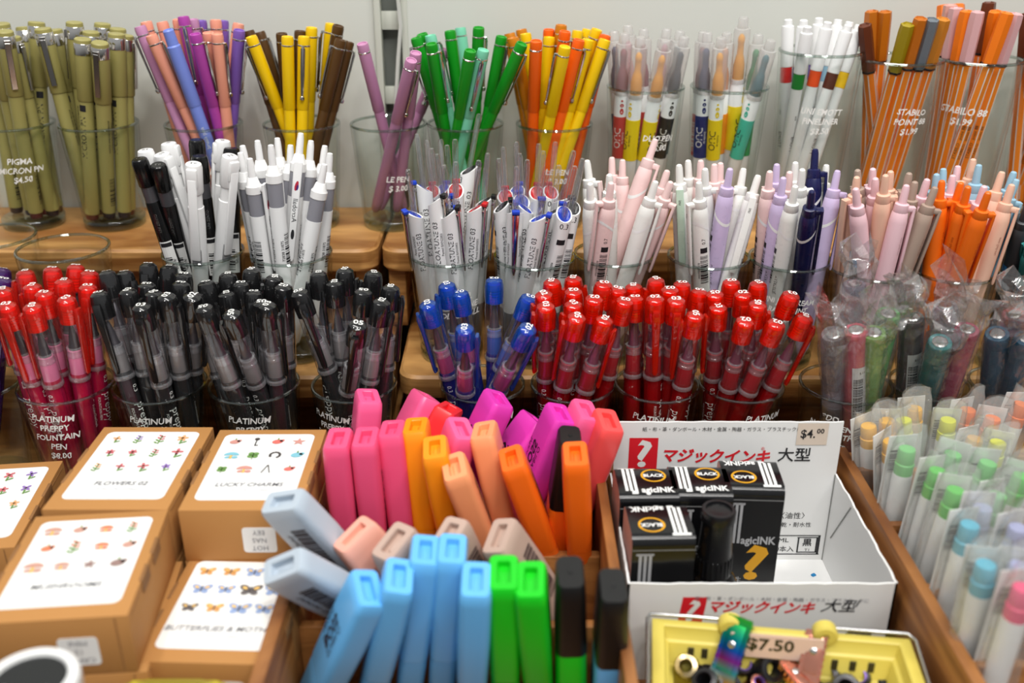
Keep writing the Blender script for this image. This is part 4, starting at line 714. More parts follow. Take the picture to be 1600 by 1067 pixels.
def card_box(x, y, z, w_, d, h, rz, label, title=None, icons=(), pal=(), front=None):
    root = empty('card_box', at(x, y, z, rz)); tag(root, label, 'box', 'kraft card boxes')
    b = B(); b.box((0, 0, h / 2), (w_, d, h), 0.5); body = link('body', b.done('body', angle=0.4), (KRAFT,), root)
    for sx in (-1, 1):
        for sy in (-0.13, 0.13):
            b = B(); b.box((sx * (w_ / 2 - 0.25), sy * d, h - 3.6), (1.9, d * 0.16, 7.6), 0.35); link('tab_slot', b.done('tab_slot'), (plain((140, 98, 56), 0.7),), body)
    b = B(); b.box((0, 0, h - 3.2), (w_ + 0.5, d - 8, 0.5)); b.box((w_ / 2 - 6, -d / 2 + 0.1, h / 2), (0.5, 0.6, h - 2)); link('lid_fold', b.done('lid_fold'), (plain((150, 106, 62), 0.7),), body)
    if title:
        b = B(); lw, ld = w_ * 0.83, d * 0.82
        b.rr([(h + 0.02, lw / 2, ld / 2, 4), (h + 0.25, lw / 2, ld / 2, 4)], 0, 5, T=Matrix.Translation((0, 1.5, 0)))
        lab = b.done('paper_label', True, 1); lo = link('paper_label', lab, (PAPER,), root)
        b = B()
        def fn(u, v, dz=0): return (u, v + 1.5, h + 0.5 + dz)
        r = random.Random(len(title)); cx = [(-0.37 + 0.235 * k) * lw for k in range(4)]
        for j in range(3):
            for k in range(4): mini(b, icons[(j * 4 + k) % len(icons)], cx[k] + 0.01 * lw + (0.03 * lw if j % 2 else 0), ld * (0.37 - 0.215 * j), lw * 0.078, fn, 2 + r.choice((0, 1, 2)), r)
        b.text(title, lw * 0.094, lambda u, v: fn(u + v * 0.2, v - ld * 0.29), 0, 0, 1, 0.06); b.text('12 mini cards + envelopes', lw * 0.042, lambda u, v: fn(u + v * 0.2, v - ld * 0.365), 7)
        link('drawings', b.done('drawings', False, 8), (GREY_, plain((72, 66, 66), 0.6), *[plain(c, 0.6) for c in pal], GREEN_, plain((240, 196, 110), 0.6), PALE_), lo)
    if front:
        b = B(); b.rr([(0, 9, 8, 2), (0.2, 9, 8, 2)], 0, 4, T=Matrix.Translation((w_ * 0.14, -d / 2 - 0.02, h * 0.42)) @ Matrix.Rotation(math.pi / 2, 4, 'X')); fo = link('end_sticker', b.done('end_sticker'), (PAPER,), root)
        b = B()
        for k, t in enumerate(front): b.text(t, 4.2, lambda u, v, k=k: (w_ * 0.14 - u, -d / 2 - 0.35, h * 0.42 - v + (k - 1) * 5), 0)
        link('sticker_print', b.done('sticker_print', False), (GREY_,), fo)
    return root
FP = ((150, 120, 190), (208, 110, 116), (234, 172, 120)); MP = ((150, 122, 116), (200, 152, 136), (224, 128, 92)); BP = ((150, 172, 214), (104, 98, 98), (224, 164, 100)); LP = ((218, 112, 102), (206, 146, 136), (128, 190, 206))
def box_at(pts, z, *a, **k):
    """a card box whose lid shows between the picture's back edge y and front edge y at height z"""
    (x0, y0), (x1, y1), wd = pts; q = PZ(x0, y0, z); p = PZ(x1, y1, z)
    return card_box((q[0] + p[0]) / 2, (q[1] + p[1]) / 2, z - 33, wd, abs(q[1] - p[1]), 33, math.atan2(-(q[0] - p[0]), q[1] - p[1]) * 1.0, *a, **k)
box_at(((248, 667), (163, 796), 67), 99, 'kraft card box of flower drawings whose red and violet blooms face the pink pens', 'FLOWERS 02', ('flower', 'sprig', 'sprig', 'flower', 'flower', 'flower', 'sprig', 'flower', 'sprig', 'flower', 'flower', 'flower'), FP)
box_at(((427, 671), (373, 797), 65), 99, 'kraft card box with the horseshoe and clover drawings', 'LUCKY CHARMS', ('blob', 'key', 'blob', 'star', 'mushroom', 'clover', 'ring', 'blob', 'clover', 'mushroom', 'wish', 'blob'), LP, ('HOT', 'NAS', 'EEY'))
box_at(((160, 801), (78, 969), 68), 99, 'kraft card box with mushroom drawings on its label', 'MUSHROOMS', ('mushroom', 'blob', 'mushroom', 'sprig', 'blob', 'sprig', 'mushroom', 'blob', 'mushroom', 'mushroom', 'star', 'blob'), MP, ('CARDS', '12', 'MINI'))
box_at(((393, 868), (317, 1036), 66), 66, 'kraft card box with butterfly drawings, lower than its neighbours', 'BUTTERFLIES & MOTHS', ('butterfly',), BP, ('CARDS', '12', 'MINI'))
box_at(((12, 724), (-78, 862), 68), 66, 'kraft card box of flower drawings cut off by the photo edge', 'FLOWERS 01', ('flower', 'sprig', 'flower', 'flower'), FP)
for (px, py, qx, qy), lb in (((248, 667, 163, 796), 'kraft box under the flower-drawing box'), ((427, 671, 373, 797), 'kraft box under the horseshoe-drawing box'), ((163, 801, 84, 969), 'kraft box under the mushroom-drawing box, jutting out a little')):
    q = PZ(px, py, 99); p = PZ(qx, qy, 99); dx = 3 if 'mushroom' in lb else 0
    card_box((q[0] + p[0]) / 2 + dx, (q[1] + p[1]) / 2, 33, 66, abs(q[1] - p[1]) - 0.5, 32.6, math.atan2(-(q[0] - p[0]), q[1] - p[1]), lb)
# jar and pouch in front of the boxes
q = PZ(44, 1062, 118); root = empty('lidded_tin', at(q[0], q[1], 0)); tag(root, 'round tin with a white rimmed black lid beside the kraft boxes', 'tin')
b = B(); b.lathe([(17, 0), (18, 1), (18, 110), (17.5, 112)], 32); link('body', b.done('body'), (plain((225, 226, 224), 0.35),), root)
b = B(); b.lathe([(17.8, 110), (19, 111), (19, 117), (17.8, 118.4), (14.8, 118.4), (14.2, 117)], 36, 0, 0, 0, (0, 0)); lid = link('lid_rim', b.done('lid_rim'), (plain((232, 233, 232), 0.3),), root)
b = B(); b.lathe([(0.3, 116.4), (14.4, 117)][::-1], 32); link('lid_window', b.done('lid_window'), (plain((26, 28, 30), 0.15),), lid)
b = B(); b.text('MADE IN THE USA', 2.4, lambda u, v: (cyl_fn(9, -math.pi / 2, 0, True, False)(u * 1.2, 0)[0] * (1 - v / 9), cyl_fn(9, -math.pi / 2, 0, True, False)(u * 1.2, 0)[1] * (1 - v / 9), 117.2)); link('lid_print', b.done('lid_print', False), (PALE_,), lid)
q = PZ(300, 1066, 66); root = empty('zip_pouch', at(q[0] - 8, q[1], 0)); tag(root, 'olive yellow pouch standing in front of the butterfly card box', 'pouch')
b = B(); b.rr([(0, 24, 7, 5), (20, 26, 9, 8), (56, 26, 6, 5), (63, 24, 3, 2.5), (66, 20, 1.4, 1)], 0, 5); link('body', b.done('body'), (plain((176, 160, 44), 0.5),), root)
b = B(); b.tube([(-24, 0, 63.6), (-12, 0, 66.6), (12, 0, 66.6), (24, 0, 63.6)], 1.0, 6); link('zip', b.done('zip'), (plain((150, 134, 40), 0.4),), root)

# ------------------------------------------------------------------ compartment tray
TR_ = empty('compartment_tray', at(0, 440, 0)); tag(TR_, 'brown wooden compartment tray holding highlighters, ink carton and bagged markers', 'tray')
def tw(name, x0, x1, y0, y1, z0, z1, bev=0.8):
    o = block(name, x0, x1, y0, y1, z0, z1, bev, WOOD2); o.parent = TR_; o.location = (0, -440 * S, 0)
tw('side_wall', -119, -112, 300, 553, 0, 74); tw('divider', 51, 57, 300, 553, 0, 74); tw('divider', 207.5, 214, 300, 553, 0, 74); tw('side_wall', 330, 337, 300, 553, 0, 74)
tw('back_wall', -112, 51, 547, 553, 0, 60); tw('back_wall', 57, 207.5, 547, 553, 0, 60); tw('back_wall', 214, 330, 547, 553, 0, 70)
tw('divider', -112, 51, 473, 480, 0, 47); tw('divider', -112, 51, 413, 419, 0, 47)
for y in (527, 469, 413, 357): tw('divider', 214, 330, y, y + 5, 0, 72)
tw('tray_floor', -112, 51, 480, 547, 0.2, 10, 0.2); tw('tray_floor', -112, 51, 302, 473, 0.2, 2, 0.2); tw('tray_floor', 57, 207.5, 302, 547, 0.2, 1.0, 0.1); tw('tray_floor', 214, 330, 302, 547, 0.2, 2, 0.2)
tw('front_wall', -112, 330, 294, 300, 0, 30)

# ------------------------------------------------------------------ highlighters
def t_boss(rev):
    ps = []
    if not rev:
        b = B(); f = b.rr([(40, 6.6, 12, 4), (44, 7.4, 13, 4.4), (74, 7.9, 13.4, 4.6), (98, 7.6, 12.4, 3.6), (103.4, 7.3, 11.8, 3.2), (105, 6.4, 10.9, 2.6), (105, 3.3, 7.4, 1.2), (104.6, 3.0, 7.1, 1.0), (101.4, 2.8, 6.8, 0.9)], 0, 5)
        b.box((0, 0, 101.4), (2.2, 9, 1.4), 0.3)
        ps.append(('body', b.done('body', angle=0.5), ('body',), None))
        b = B(); b.rr([(0, 5.6, 10.4, 3.5), (2, 6.6, 11.6, 4), (40, 7.2, 12.6, 4.2), (44, 7.0, 12.4, 4.2)], 0, 5); ps.append(('cap', b.done('cap'), ('cap',), None)); z0 = 72
    else:
        b = B(); b.rr([(0, 6.2, 10.6, 3.8), (2, 7.2, 11.6, 4.2), (30, 7.9, 13.4, 4.6), (60, 7.4, 13, 4.4), (64, 6.6, 12, 4)], 0, 5); ps.append(('body', b.done('body'), ('body',), None))
        b = B(); b.rr([(60, 7.5, 13.0, 4.3), (62, 7.8, 13.2, 4.4), (96, 7.0, 11.8, 4), (103, 6.7, 11.2, 3.8), (105, 5.8, 10.2, 3.4)], 0, 5); b.lathe([(1.2, 104.8), (1.2, 105.4), (0.4, 105.6)], 8); ps.append(('cap', b.done('cap'), ('cap',), None)); z0 = 34
    b = B()
    def fa(u, v): return (8.05, v, z0 + u)
    def fb(u, v): return (-8.05, -v, z0 + u)
    b.text('STABILO', 5.4, lambda u, v: fa(u, v + 5)); b.text('BOSS', 9, lambda u, v: fa(u, v - 1.5), 0, 0, 1, 0.3); b.text('ORIGINAL', 4, lambda u, v: fa(u, v - 8))
    rnd = random.Random(2); z = -18
    while z < 18: t = rnd.choice((0.5, 0.9, 1.4)); b.rect(z, -2, z + t, 7, fb); z += t + rnd.choice((0.5, 0.9))
    b.text('BOSS ORIGINAL', 4, lambda u, v: fb(u, v - 5)); ps.append(('print', b.done('print', False), ('ink',), 0)); return ps
BOSS = {0: t_boss(0), 1: t_boss(1)}
BC = dict(pink=(240, 84, 130), coral=(250, 84, 84), hotpink=(248, 96, 150), magenta=(226, 60, 180), amber=(255, 150, 20), orange=(250, 108, 22), peach=(250, 160, 110), greyblue=(184, 196, 208), salmon=(238, 172, 152), taupe=(190, 162, 148), blue=(104, 184, 242), green=(20, 200, 30), red=(240, 50, 56))
def highlighter(xt, yt, xb, yb, col, yaw, Db, zf, label, rev=0, Dt=None):
    n = np.cross(ray(xt, yt), ray(xb, yb)); n = n / np.linalg.norm(n)
    f = np.array([0, Db, zf], float); f[0] = -n.dot(f - EYEV) / n[0]; best = None
    for D in np.arange(Db - 80, Db + 60, 0.5):
        q = EYEV + ray(xt, yt) * D; e = abs(np.linalg.norm(q - f) - 105) + abs(D - Db) * 0.12
        if best is None or e < best[0]: best = (e, q)
    t = best[1]
    if Dt:
        t = EYEV + ray(xt, yt) * Dt; best = None
        for z_ in np.arange(3, t[2], 0.5):
            g = np.array([0, Db, z_], float); g[0] = -(n[1] * Db + n[2] * (z_ - EYE)) / n[0]; e = abs(np.linalg.norm(g - t) - 105)
            if best is None or e < best[0]: best = (e, g)
        f = best[1]
    d = (t - f); d /= np.linalg.norm(d); f = t - d * 105; f = f + d * max(0, (zf - f[2]) / d[2])
    # local Y (the broad way) is turned from the viewer by yaw
    z = Vector(d); fr = Vector((0, -1, 0)); fr = (fr - z * fr.dot(z)).normalized(); s = z.cross(fr); a = math.radians(yaw); y = fr * math.cos(a) + s * math.sin(a); x = y.cross(z)
    M = Matrix.Translation(Vector(t - d * 105) * S) @ Matrix((x, y, z)).transposed().to_4x4()
    capc = plain((13, 13, 14), 0.42) if rev else plain(dark(BC[col], 0.86), 0.4)
    spawn('highlighter', BOSS[rev], M, dict(body=plain(BC[col], 0.32), cap=capc, ink=plain((40, 20, 30), 0.5)), label, 'highlighter', None)
A, C_ = 497, 395
HL = [(528, 684, 545, 845, 'pink', 0, A, 10, 'pink highlighter touching the tray wall by the horseshoe card box'), (571, 682, 588, 830, 'pink', 0, A, 10, 'pink highlighter between two other pink ones in the near rank'),
      (612, 669, 630, 820, 'pink', 0, A + 2, 10, 'pink highlighter directly beside the amber ones'), (649, 664, 668, 832, 'amber', 0, A + 3, 10, 'taller standing amber orange highlighter beside the third pink one'), (679, 698, 704, 826, 'amber', 4, A - 3, 10, 'lower amber orange highlighter beside the peach one'),
      (709, 728, 757, 845, 'peach', 8, A - 8, 10, 'peach highlighter sunk low in front of the orange ones'), (755, 671, 795, 832, 'peach', -4, A + 4, 10, 'taller peach highlighter leaning on the deep orange one'), (799, 715, 850, 848, 'orange', 6, A - 6, 10, 'deep orange highlighter with black lettering on its leaning side'),
      (891, 680, 869, 840, 'orange', 0, A + 6, 10, 'orange highlighter standing black cap up in the far row', 1), (899, 708, 904, 851, 'orange', 0, A - 8, 10, 'upright orange highlighter in front of a black cap'),
      (576, 618, 566, 730, 'hotpink', 14, 530, 14, 'pink highlighter rising alone behind the near pink ones'), (667, 618, 632, 690, 'hotpink', 18, 530, 16, 'pink highlighter tilted behind the amber ones'), (703, 637, 672, 700, 'red', -20, 524, 14, 'red highlighter lettered in black behind the amber ones'),
      (722, 669, 700, 740, 'hotpink', 20, 516, 12, 'pink highlighter between the red one and the taller peach one'), (780, 622, 735, 718, 'magenta', 18, 530, 20, 'magenta highlighter leaning furthest over towards the blue pens'), (839, 656, 786, 730, 'magenta', 24, 522, 12, 'magenta highlighter lettered down its side, behind the deep orange one'),
      (877, 645, 838, 740, 'magenta', 16, 530, 12, 'magenta highlighter behind the black cap'), (917, 640, 880, 730, 'hotpink', 14, 535, 14, 'pink highlighter in the corner near the red pens'), (952, 656, 920, 740, 'coral', 12, 530, 12, 'coral red highlighter leaning over the white carton'),
      (440, 782, 524, 871, 'greyblue', -108, 452, 4, 'pale grey-blue highlighter leaning over the horseshoe card box', 0, 424), (440, 884, 550, 943, 'greyblue', -98, 436, 4, 'pale grey-blue highlighter lying lower over the butterfly card box', 0, 391), (552, 834, 610, 905, 'salmon', -52, 446, 4, 'salmon highlighter with its lettering showing, beside the taupe ones'),
      (614, 845, 660, 930, 'taupe', -38, 446, 4, 'taupe highlighter beside the salmon one'), (700, 835, 745, 930, 'taupe', -30, 446, 4, 'taupe highlighter half hidden behind the tall blue ones'), (779, 836, 858, 950, 'taupe', -24, 444, 4, 'taupe highlighter behind the green ones'),
      (576, 918, 508, 1059, 'blue', 22, 392, 3, 'blue highlighter leaning at the tray wall, lettering showing'), (624, 899, 590, 1040, 'blue', 4, C_ + 2, 3, 'blue highlighter second from the leaning one'), (665, 858, 642, 1051, 'blue', 2, C_ + 10, 3, 'tall blue highlighter nearest the salmon one'),
      (707, 856, 692, 1051, 'blue', 0, C_ + 10, 3, 'tall blue highlighter second from the salmon one'), (744, 904, 738, 1059, 'blue', 0, C_ - 4, 3, 'lower blue highlighter right against the green ones'), (787, 893, 790, 1059, 'green', 0, C_, 3, 'green highlighter touching the blue row'),
      (829, 904, 842, 1059, 'green', -3, C_, 3, 'green highlighter nearest the black caps'), (891, 893, 891, 1059, 'green', 0, C_ + 2, 3, 'green highlighter standing black cap up', 1), (958, 914, 950, 1059, 'blue', 0, C_ - 4, 3, 'blue highlighter standing black cap up by the carton', 1)]
for h in HL: highlighter(*h)

# ------------------------------------------------------------------ white ink carton
CART = plain((236, 236, 235), 0.55, 0, 0.03, 0.3); REDI = plain((222, 30, 44), 0.5); GOLD = plain((222, 160, 20), 0.45)
root = empty('ink_carton', at(132, 478, 1.2)); tag(root, 'open white carton with a 4.00 price sticker holding black ink boxes', 'carton')
X0, X1, Y0, Y1, HW, HB = -71, 71, -54, 54, 66, 103
def sheet(b, a, c, z1f, off, th, n=26, rag=0.7, seed=1):
    """upright card wall from a to c with a slightly torn top edge"""
    r = random.Random(seed); va, vb, vc, vd = [], [], [], []
    for i in range(n + 1):
        t = i / n; x = a[0] + (c[0] - a[0]) * t; y = a[1] + (c[1] - a[1]) * t; z = z1f(t) + r.uniform(-rag, rag)
        va.append(b.bm.verts.new((x, y, 0))); vb.append(b.bm.verts.new((x, y, z))); vc.append(b.bm.verts.new((x + off[0] * th, y + off[1] * th, z))); vd.append(b.bm.verts.new((x + off[0] * th, y + off[1] * th, 0)))
    for i in range(n): b.face([va[i], va[i + 1], vb[i + 1], vb[i]]); b.face([vb[i], vb[i + 1], vc[i + 1], vc[i]]); b.face([vc[i], vc[i + 1], vd[i + 1], vd[i]])
    for i in (0, n): b.face([va[i], vb[i], vc[i], vd[i]])
def part(name, fn, mats, parent=root, smooth=False):
    b = B(); fn(b); return link(name, b.done(name, smooth, len(mats)), mats, parent)
back = part('back_panel', lambda b: sheet(b, (X0 + 2, Y1), (X1 - 1, Y1), lambda t: HB, (0, -1), 1.2, 26, 0.25, 3), (CART,))
part('side_panel', lambda b: sheet(b, (X1, Y1), (X1, Y0), lambda t: HW, (-1, 0), 1.2, 26, 0.7, 4), (CART,)); part('side_panel', lambda b: sheet(b, (X0, Y1), (X0, Y0), lambda t: HW, (1, 0), 1.2, 26, 0.7, 5), (CART,))
front = part('front_panel', lambda b: sheet(b, (X0, Y0), (X1, Y0), lambda t: HW - 0.6, (0, 1), 1.2, 26, 0.4, 6), (CART,)); part('bottom_panel', lambda b: b.box((0, 0, 0.6), (X1 - X0 - 2.6, Y1 - Y0 - 2.6, 1.0)), (CART,))
part('fold_line', lambda b: (b.box((X1 - 1.5, Y1 - 22, 44), (0.5, 0.6, 46), 0, 0, Matrix.Rotation(0.55, 4, 'X')), b.box((X1 - 1.6, Y1 - 1.6, HW / 2), (0.4, 0.4, HW))), (plain((150, 150, 148), 0.6),))
def onback(px, py):
    q = PD(px, py, 478 + Y1 - 1.3); return q[0] - 132, q[2] - 1.2
def bt(b, s, size, px, py, mi=0, bold=0, shear=0.0, sx=1.0, rot=0.0):
    x, z = onback(px, py)
    b.text(s, size, lambda u, v: (x + u * sx + v * shear, Y1 - 1.5, z + v + u * rot), mi, 0, 1, bold)
def br(b, x0, y0, x1, y1, mi, dy=0.0):
    a = onback(x0, y1); c = onback(x1, y0); b.rect(a[0], a[1], c[0], c[1], lambda u, v: (u, Y1 - 1.4 - dy, v), mi)
def frame(b, x0, y0, x1, y1, t=1.2):
    for r in ((x0, y0, x1, y0 + t), (x0, y1 - t, x1, y1), (x0, y0, x0 + t, y1), (x1 - t, y0, x1, y1)): br(b, *r, 0, 0.05)
def printing(b):
    bt(b, '紙・布・革・ダンボール・木材・金属・陶器・ガラス・プラスチックに', 3.3, 1128, 671, 0, 0, 0, 0.92)
    br(b, 981, 684, 1029, 732, 1); bt(b, '?', 26, 1005, 711, 2, 0.55, 0.05, 1.25)
    bt(b, 'マジックインキ', 10.5, 1119, 714, 1, 0.35, 0.22, 0.92, -0.02); bt(b, '大型', 10.5, 1241, 712, 0, 0.12); bt(b, '®', 3, 1192, 701, 1)
    bt(b, '〈油性〉', 5.2, 1239, 806); bt(b, '速乾・耐水性', 3.9, 1239, 820); frame(b, 1202, 836, 1279, 866); frame(b, 1246, 839, 1276, 863)
    bt(b, 'ML', 4.6, 1224, 844, 0, 0, 0, 1.2); bt(b, '10本入', 4.8, 1223, 858); bt(b, '黒', 6.2, 1261, 848, 0, 0.08); bt(b, 'T1', 2.6, 1261, 859, 0, 0, 0, 1.3)
part('printing', printing, (INK, REDI, PAPER), back)
st = part('price_sticker', lambda b: br(b, 1243, 661, 1296, 695, 0, 0.12), (plain((222, 206, 190), 0.6),), back)
b = B(); x, z = onback(1269, 678)
b.text('$4.', 7.4, lambda u, v: (x - 2.6 + u, Y1 - 1.7, z + v * 1.1), 0, 0, 1, 0.12); b.text('00', 4.6, lambda u, v: (x + 4.9 + u, Y1 - 1.7, z + 2 + v), 0, 0, 1, 0.1)
link('price', b.done('price', False), (INK,), st)
def fprint(b):
    def f(px, py):
        q = PD(px, py, 478 + Y0 - 0.1); return q[0] - 132, q[2] - 1.2
    def t(s, size, px, py, mi, shear=0.0, bold=0, sx=1.0):
        x, z = f(px, py)
        b.text(s, size, lambda u, v: (x + u * sx + v * shear, Y0 - 0.2, z + v - u * 0.02), mi, 0, 1, bold)
    a, c = f(1058, 974), f(1106, 933); b.poly([(a[0], a[1]), (c[0] - 2, a[1]), (c[0], c[1]), (a[0] + 2, c[1])], lambda u, v: (u, Y0 - 0.1, v), 1)
    t('?', 19, 1081, 956, 2, 0.2, 0.4, 1.2); t('マジックインキ', 8.6, 1190, 950, 1, 0.35, 0.3, 0.95); t('大型', 9, 1313, 948, 0, 0.4, 0.1, 1.05); t('紙・布・革・ダンボール・木材・金属・陶器・ガラス・プラスチックに', 2.9, 1222, 937, 3)
part('printing', fprint, (INK, REDI, PAPER, GREY_), front)
q = PZ(1271, 899, 2.2); b = B(); b.rr([(0, 1.6, 1.2, 0.5), (0.8, 1.2, 0.9, 0.4)], 0, 2); o = link('paper_scrap', b.done('paper_scrap'), (plain((30, 130, 190), 0.5),)); o.matrix_world = at(q[0], q[1], 2.4, 0.5); tag(o, 'tiny blue scrap lying on the empty carton floor', 'scrap')
BOXB = plain((15, 15, 17), 0.18); BRN = plain((196, 146, 134), 0.6)
def ink_box(x, y, rz, flip, label, H=85, wd=34, tip=0.0):
    root = empty('ink_box', at(x, y, 2.4, rz) @ Matrix.Rotation(tip, 4, 'Y')); tag(root, label, 'box', 'black ink boxes in the carton')
    h = wd / 2; b = B(); prof = []
    for sy, a0 in ((-1, 180), (1, 90)):
        for i in range(5):
            a = math.radians(a0 - 90 * i / 4); prof.append((sy * (h - 6) + 6 * math.cos(a), H - 6 + 6 * math.sin(a)))
    ring = [(-h, 0)] + prof + [(h, 0)]
    L_ = b.ring([(-h, y_, z_) for y_, z_ in ring]); R_ = b.ring([(h, y_, z_) for y_, z_ in ring])
    for i in range(len(ring) - 1): b.face([L_[i], L_[i + 1], R_[i + 1], R_[i]])
    b.face(L_[::-1], 1); b.face(R_, 0); bo = link('body', b.done('body', True, 2), (BOXB, BRN), root)
    part('edge_line', lambda b: b.box((0, -h + 0.25, H - 8), (wd - 0.4, 0.7, 0.5)), (plain((130, 130, 130), 0.4),), bo)
    sg = -1 if flip else 1
    def top(u, v): return (sg * u, sg * v, H + 0.15 - (0 if abs(v) < h - 6 else (abs(v) - h + 6) ** 2 / 12))
    def fr_(u, v): return (u, -h - 0.15, v)
    def pr(b):
        n = 20
        for k in range(3):
            x0 = -13 + k * 2.7
            for j in range(8): b.rect(x0, -11 + 24 * j / 8, x0 + 1.7, -11 + 24 * (j + 1) / 8, top, 0)
        b.rect(-15, 12.6, -5, 14, top, 0); b.rect(-9.4, -13.4, -5.9, -11, top, 0); b.text('agicINK', 7.0, lambda u, v: top(u + 5.4, v - 10.2), 0, 0, 0.83, 0.2)
        for k in range(26):
            a, c = k * 2 * math.pi / 26, (k + 1) * 2 * math.pi / 26; b.poly([(5 + r_ * math.cos(q_), 5 + r_ * 0.92 * math.sin(q_)) for r_, q_ in ((7.4, a), (7.4, c), (6.2, c), (6.2, a))], top, 1)
        b.text('BLACK', 4.3, lambda u, v: top(u + 5, v + 5), 0, 0, 0.9, 0.14)
        for k in range(3): b.rect(-13 + k * 2.7, 47, -11.4 + k * 2.7, 75, fr_, 2)
        b.rect(-14.5, 73.6, -5, 75, fr_, 2); b.text('agicINK', 7.4, lambda u, v: fr_(u + 4.6, v + 49), 2, 0, 0.85, 0.2)
        b.text('?', 33, lambda u, v: fr_(u * 1.35 + 4 + v * 0.1, v + 32), 1, 0, 1, 1.0)
        b.text('油性', 5.5, lambda u, v: fr_(u - 8, v + 20), 2)
    part('printing', pr, (PAPER, GOLD, plain((176, 176, 178), 0.5)), bo)
    def kana(b):
        for i, ch in enumerate('マジック'):
            b.text(ch, 9, lambda u, v: (h + 0.12, u - 4, 72 - i * 10 + v), 0, 0, 1, 0.3)
    part('side_print', kana, (GOLD,), bo)
def topfront(px0, px1, py, H=85): a = PZ(px0, py, H + 2.4 - 6); c = PZ(px1, py, H + 2.4 - 6); return (a[0] + c[0]) / 2, a[1]
for px0, px1, py, rz, flip, lb in ((972, 1056, 790, 0.02, False, 'black ink box with upright lettering against the carton side, behind another'), (1057, 1143, 787, -0.02, False, 'black ink box with upright lettering, in the middle behind the marker'), (1142, 1222, 777, -0.05, True, 'black ink box with a big orange question mark showing, beside the empty space'), (985, 1087, 855, 0.03, True, 'black ink box in front of the others with its lettering upside down')):
    x, y = topfront(px0, px1, py); ink_box(x, y + 17, rz, flip, lb)
q = PZ(1122, 801, 90); root = empty('ink_marker', at(q[0], q[1] - 1, 2.4)); tag(root, 'black ink marker standing bare among the black ink boxes', 'marker')
b = B(); b.lathe([(13, 0), (13.6, 1.5), (13.6, 44), (11.5, 48), (10.4, 49)], 28); link('bottle', b.done('bottle'), (plain((14, 14, 16), 0.12),), root)
b = B(); b.lathe([(9.6, 49), (10.2, 49.4), (8.3, 85), (8.4, 86)], 28); b.lathe([(8.2, 84), (9.3, 84.4), (9.4, 90), (8.8, 91), (7.2, 91), (6.8, 89.4), (0.3, 89)], 28)
for k in range(24): a = k * 2 * math.pi / 24; b.box((10.0 * math.cos(a), 10.0 * math.sin(a), 56), (0.8, 0.9, 11), 0.2, 0, Matrix.Rotation(a, 4, 'Z'), 1)
link('cap', b.done('cap'), (plain((18, 18, 20), 0.25),), root)
b = B(); b.shell([(13.7, 6), (13.72, 36)], 28); link('bottle_label', b.done('bottle_label'), (plain((24, 24, 26), 0.2),), root)

# ------------------------------------------------------------------ yellow basket of sharpeners
YEL = plain((216, 198, 92), 0.4); yaw = math.atan2(-17, 130)
bl = np.array([72.5, 411.0]); br_ = np.array([201.0, 395.0]); mid = (bl + br_) / 2; nrm = np.array([-(bl - br_)[1], (bl - br_)[0]]); nrm = nrm / np.linalg.norm(nrm); nrm *= -1 if nrm[1] > 0 else 1
cxy = mid + nrm * 46
root = empty('mini_basket', at(cxy[0], cxy[1], 1.4, math.atan2(br_[1] - bl[1], br_[0] - bl[0]))); tag(root, 'small yellow plastic basket with a wire handle, full of sharpeners', 'basket'); BK = root
BW, BD, BH = 64.5, 46, 54
def bwall(b):
    o = [b.ring([(sx * w_, sy * d_, z_) for sx, sy in ((-1, -1), (1, -1), (1, 1), (-1, 1))]) for w_, d_, z_ in ((BW - 10, BD - 8, 0), (BW - 4, BD - 3, BH - 5), (BW, BD, BH - 4), (BW, BD, BH), (BW - 6, BD - 5, BH), (BW - 7, BD - 6, BH - 8), (BW - 9, BD - 7.4, BH - 9), (BW - 10, BD - 8, BH - 22), (BW - 12, BD - 9, BH - 23), (BW - 13, BD - 10, 19))]
    for a, c in zip(o, o[1:]): b.bridge(a, c)
    b.face(o[-1]); b.face(o[0][::-1])
b = B(); bwall(b); bmesh.ops.bevel(b.bm, geom=[e for e in b.bm.edges], offset=0.5, segments=1, affect='EDGES'); link('body', b.done('body'), (YEL,), root)
part('slots', lambda b: [b.box((sx, BD - 7.0, z_), (3.2, 2.4, 6), 0.3) for sx in (-44, -37, -28, 28, 37, 46) for z_ in (BH - 14, BH - 29)] + [b.box((BW - 9, y_, z_), (3, 3, 6), 0.3) for y_ in (-28, -18, 0, 10) for z_ in (BH - 14, BH - 30)], (plain((62, 56, 30), 0.6),), root)
for sx in (-25, 22):
    def lobe(b, sx=sx):
        m = Matrix.Translation((sx, BD - 3, BH + 1.5)) @ Matrix.Rotation(math.pi / 2, 4, 'X')
        r = [[tuple(m @ Vector((q_ * math.cos(k * math.pi / 8), q_ * math.sin(k * math.pi / 8), z_))) for k in range(16)] for q_, z_ in ((5, -3.5), (6.2, -2.6), (6.2, 2.6), (5, 3.5), (2, 3.6), (1.6, 2.6))]; b.loft(r)
    part('handle_lug', lobe, (YEL,), root, True)
b = B(); b.tube([(-22, BD + 0.5, BH + 2), (-45, BD + 1.2, BH + 1.6), (-BW - 1, BD + 1.2, BH + 1.2), (-BW - 2.4, BD - 2, BH + 1), (-BW - 2, 10, BH - 1), (-BW - 2.4, -20, BH + 0.6), (-BW - 1, -BD - 1, BH + 1), (BW + 1, -BD - 1, BH + 1), (BW + 2.4, -20, BH + 0.6), (BW + 2, 12, BH - 1), (BW + 2.4, BD - 3, BH + 1), (BW - 1, BD + 1.4, BH + 1.6), (40, BD + 1.2, BH + 1.6), (20, BD + 0.5, BH + 2)], 1.1, 8); link('wire_handle', b.done('wire_handle', True, 1, 1.2), (STEEL,), root)
cm = root.matrix_world
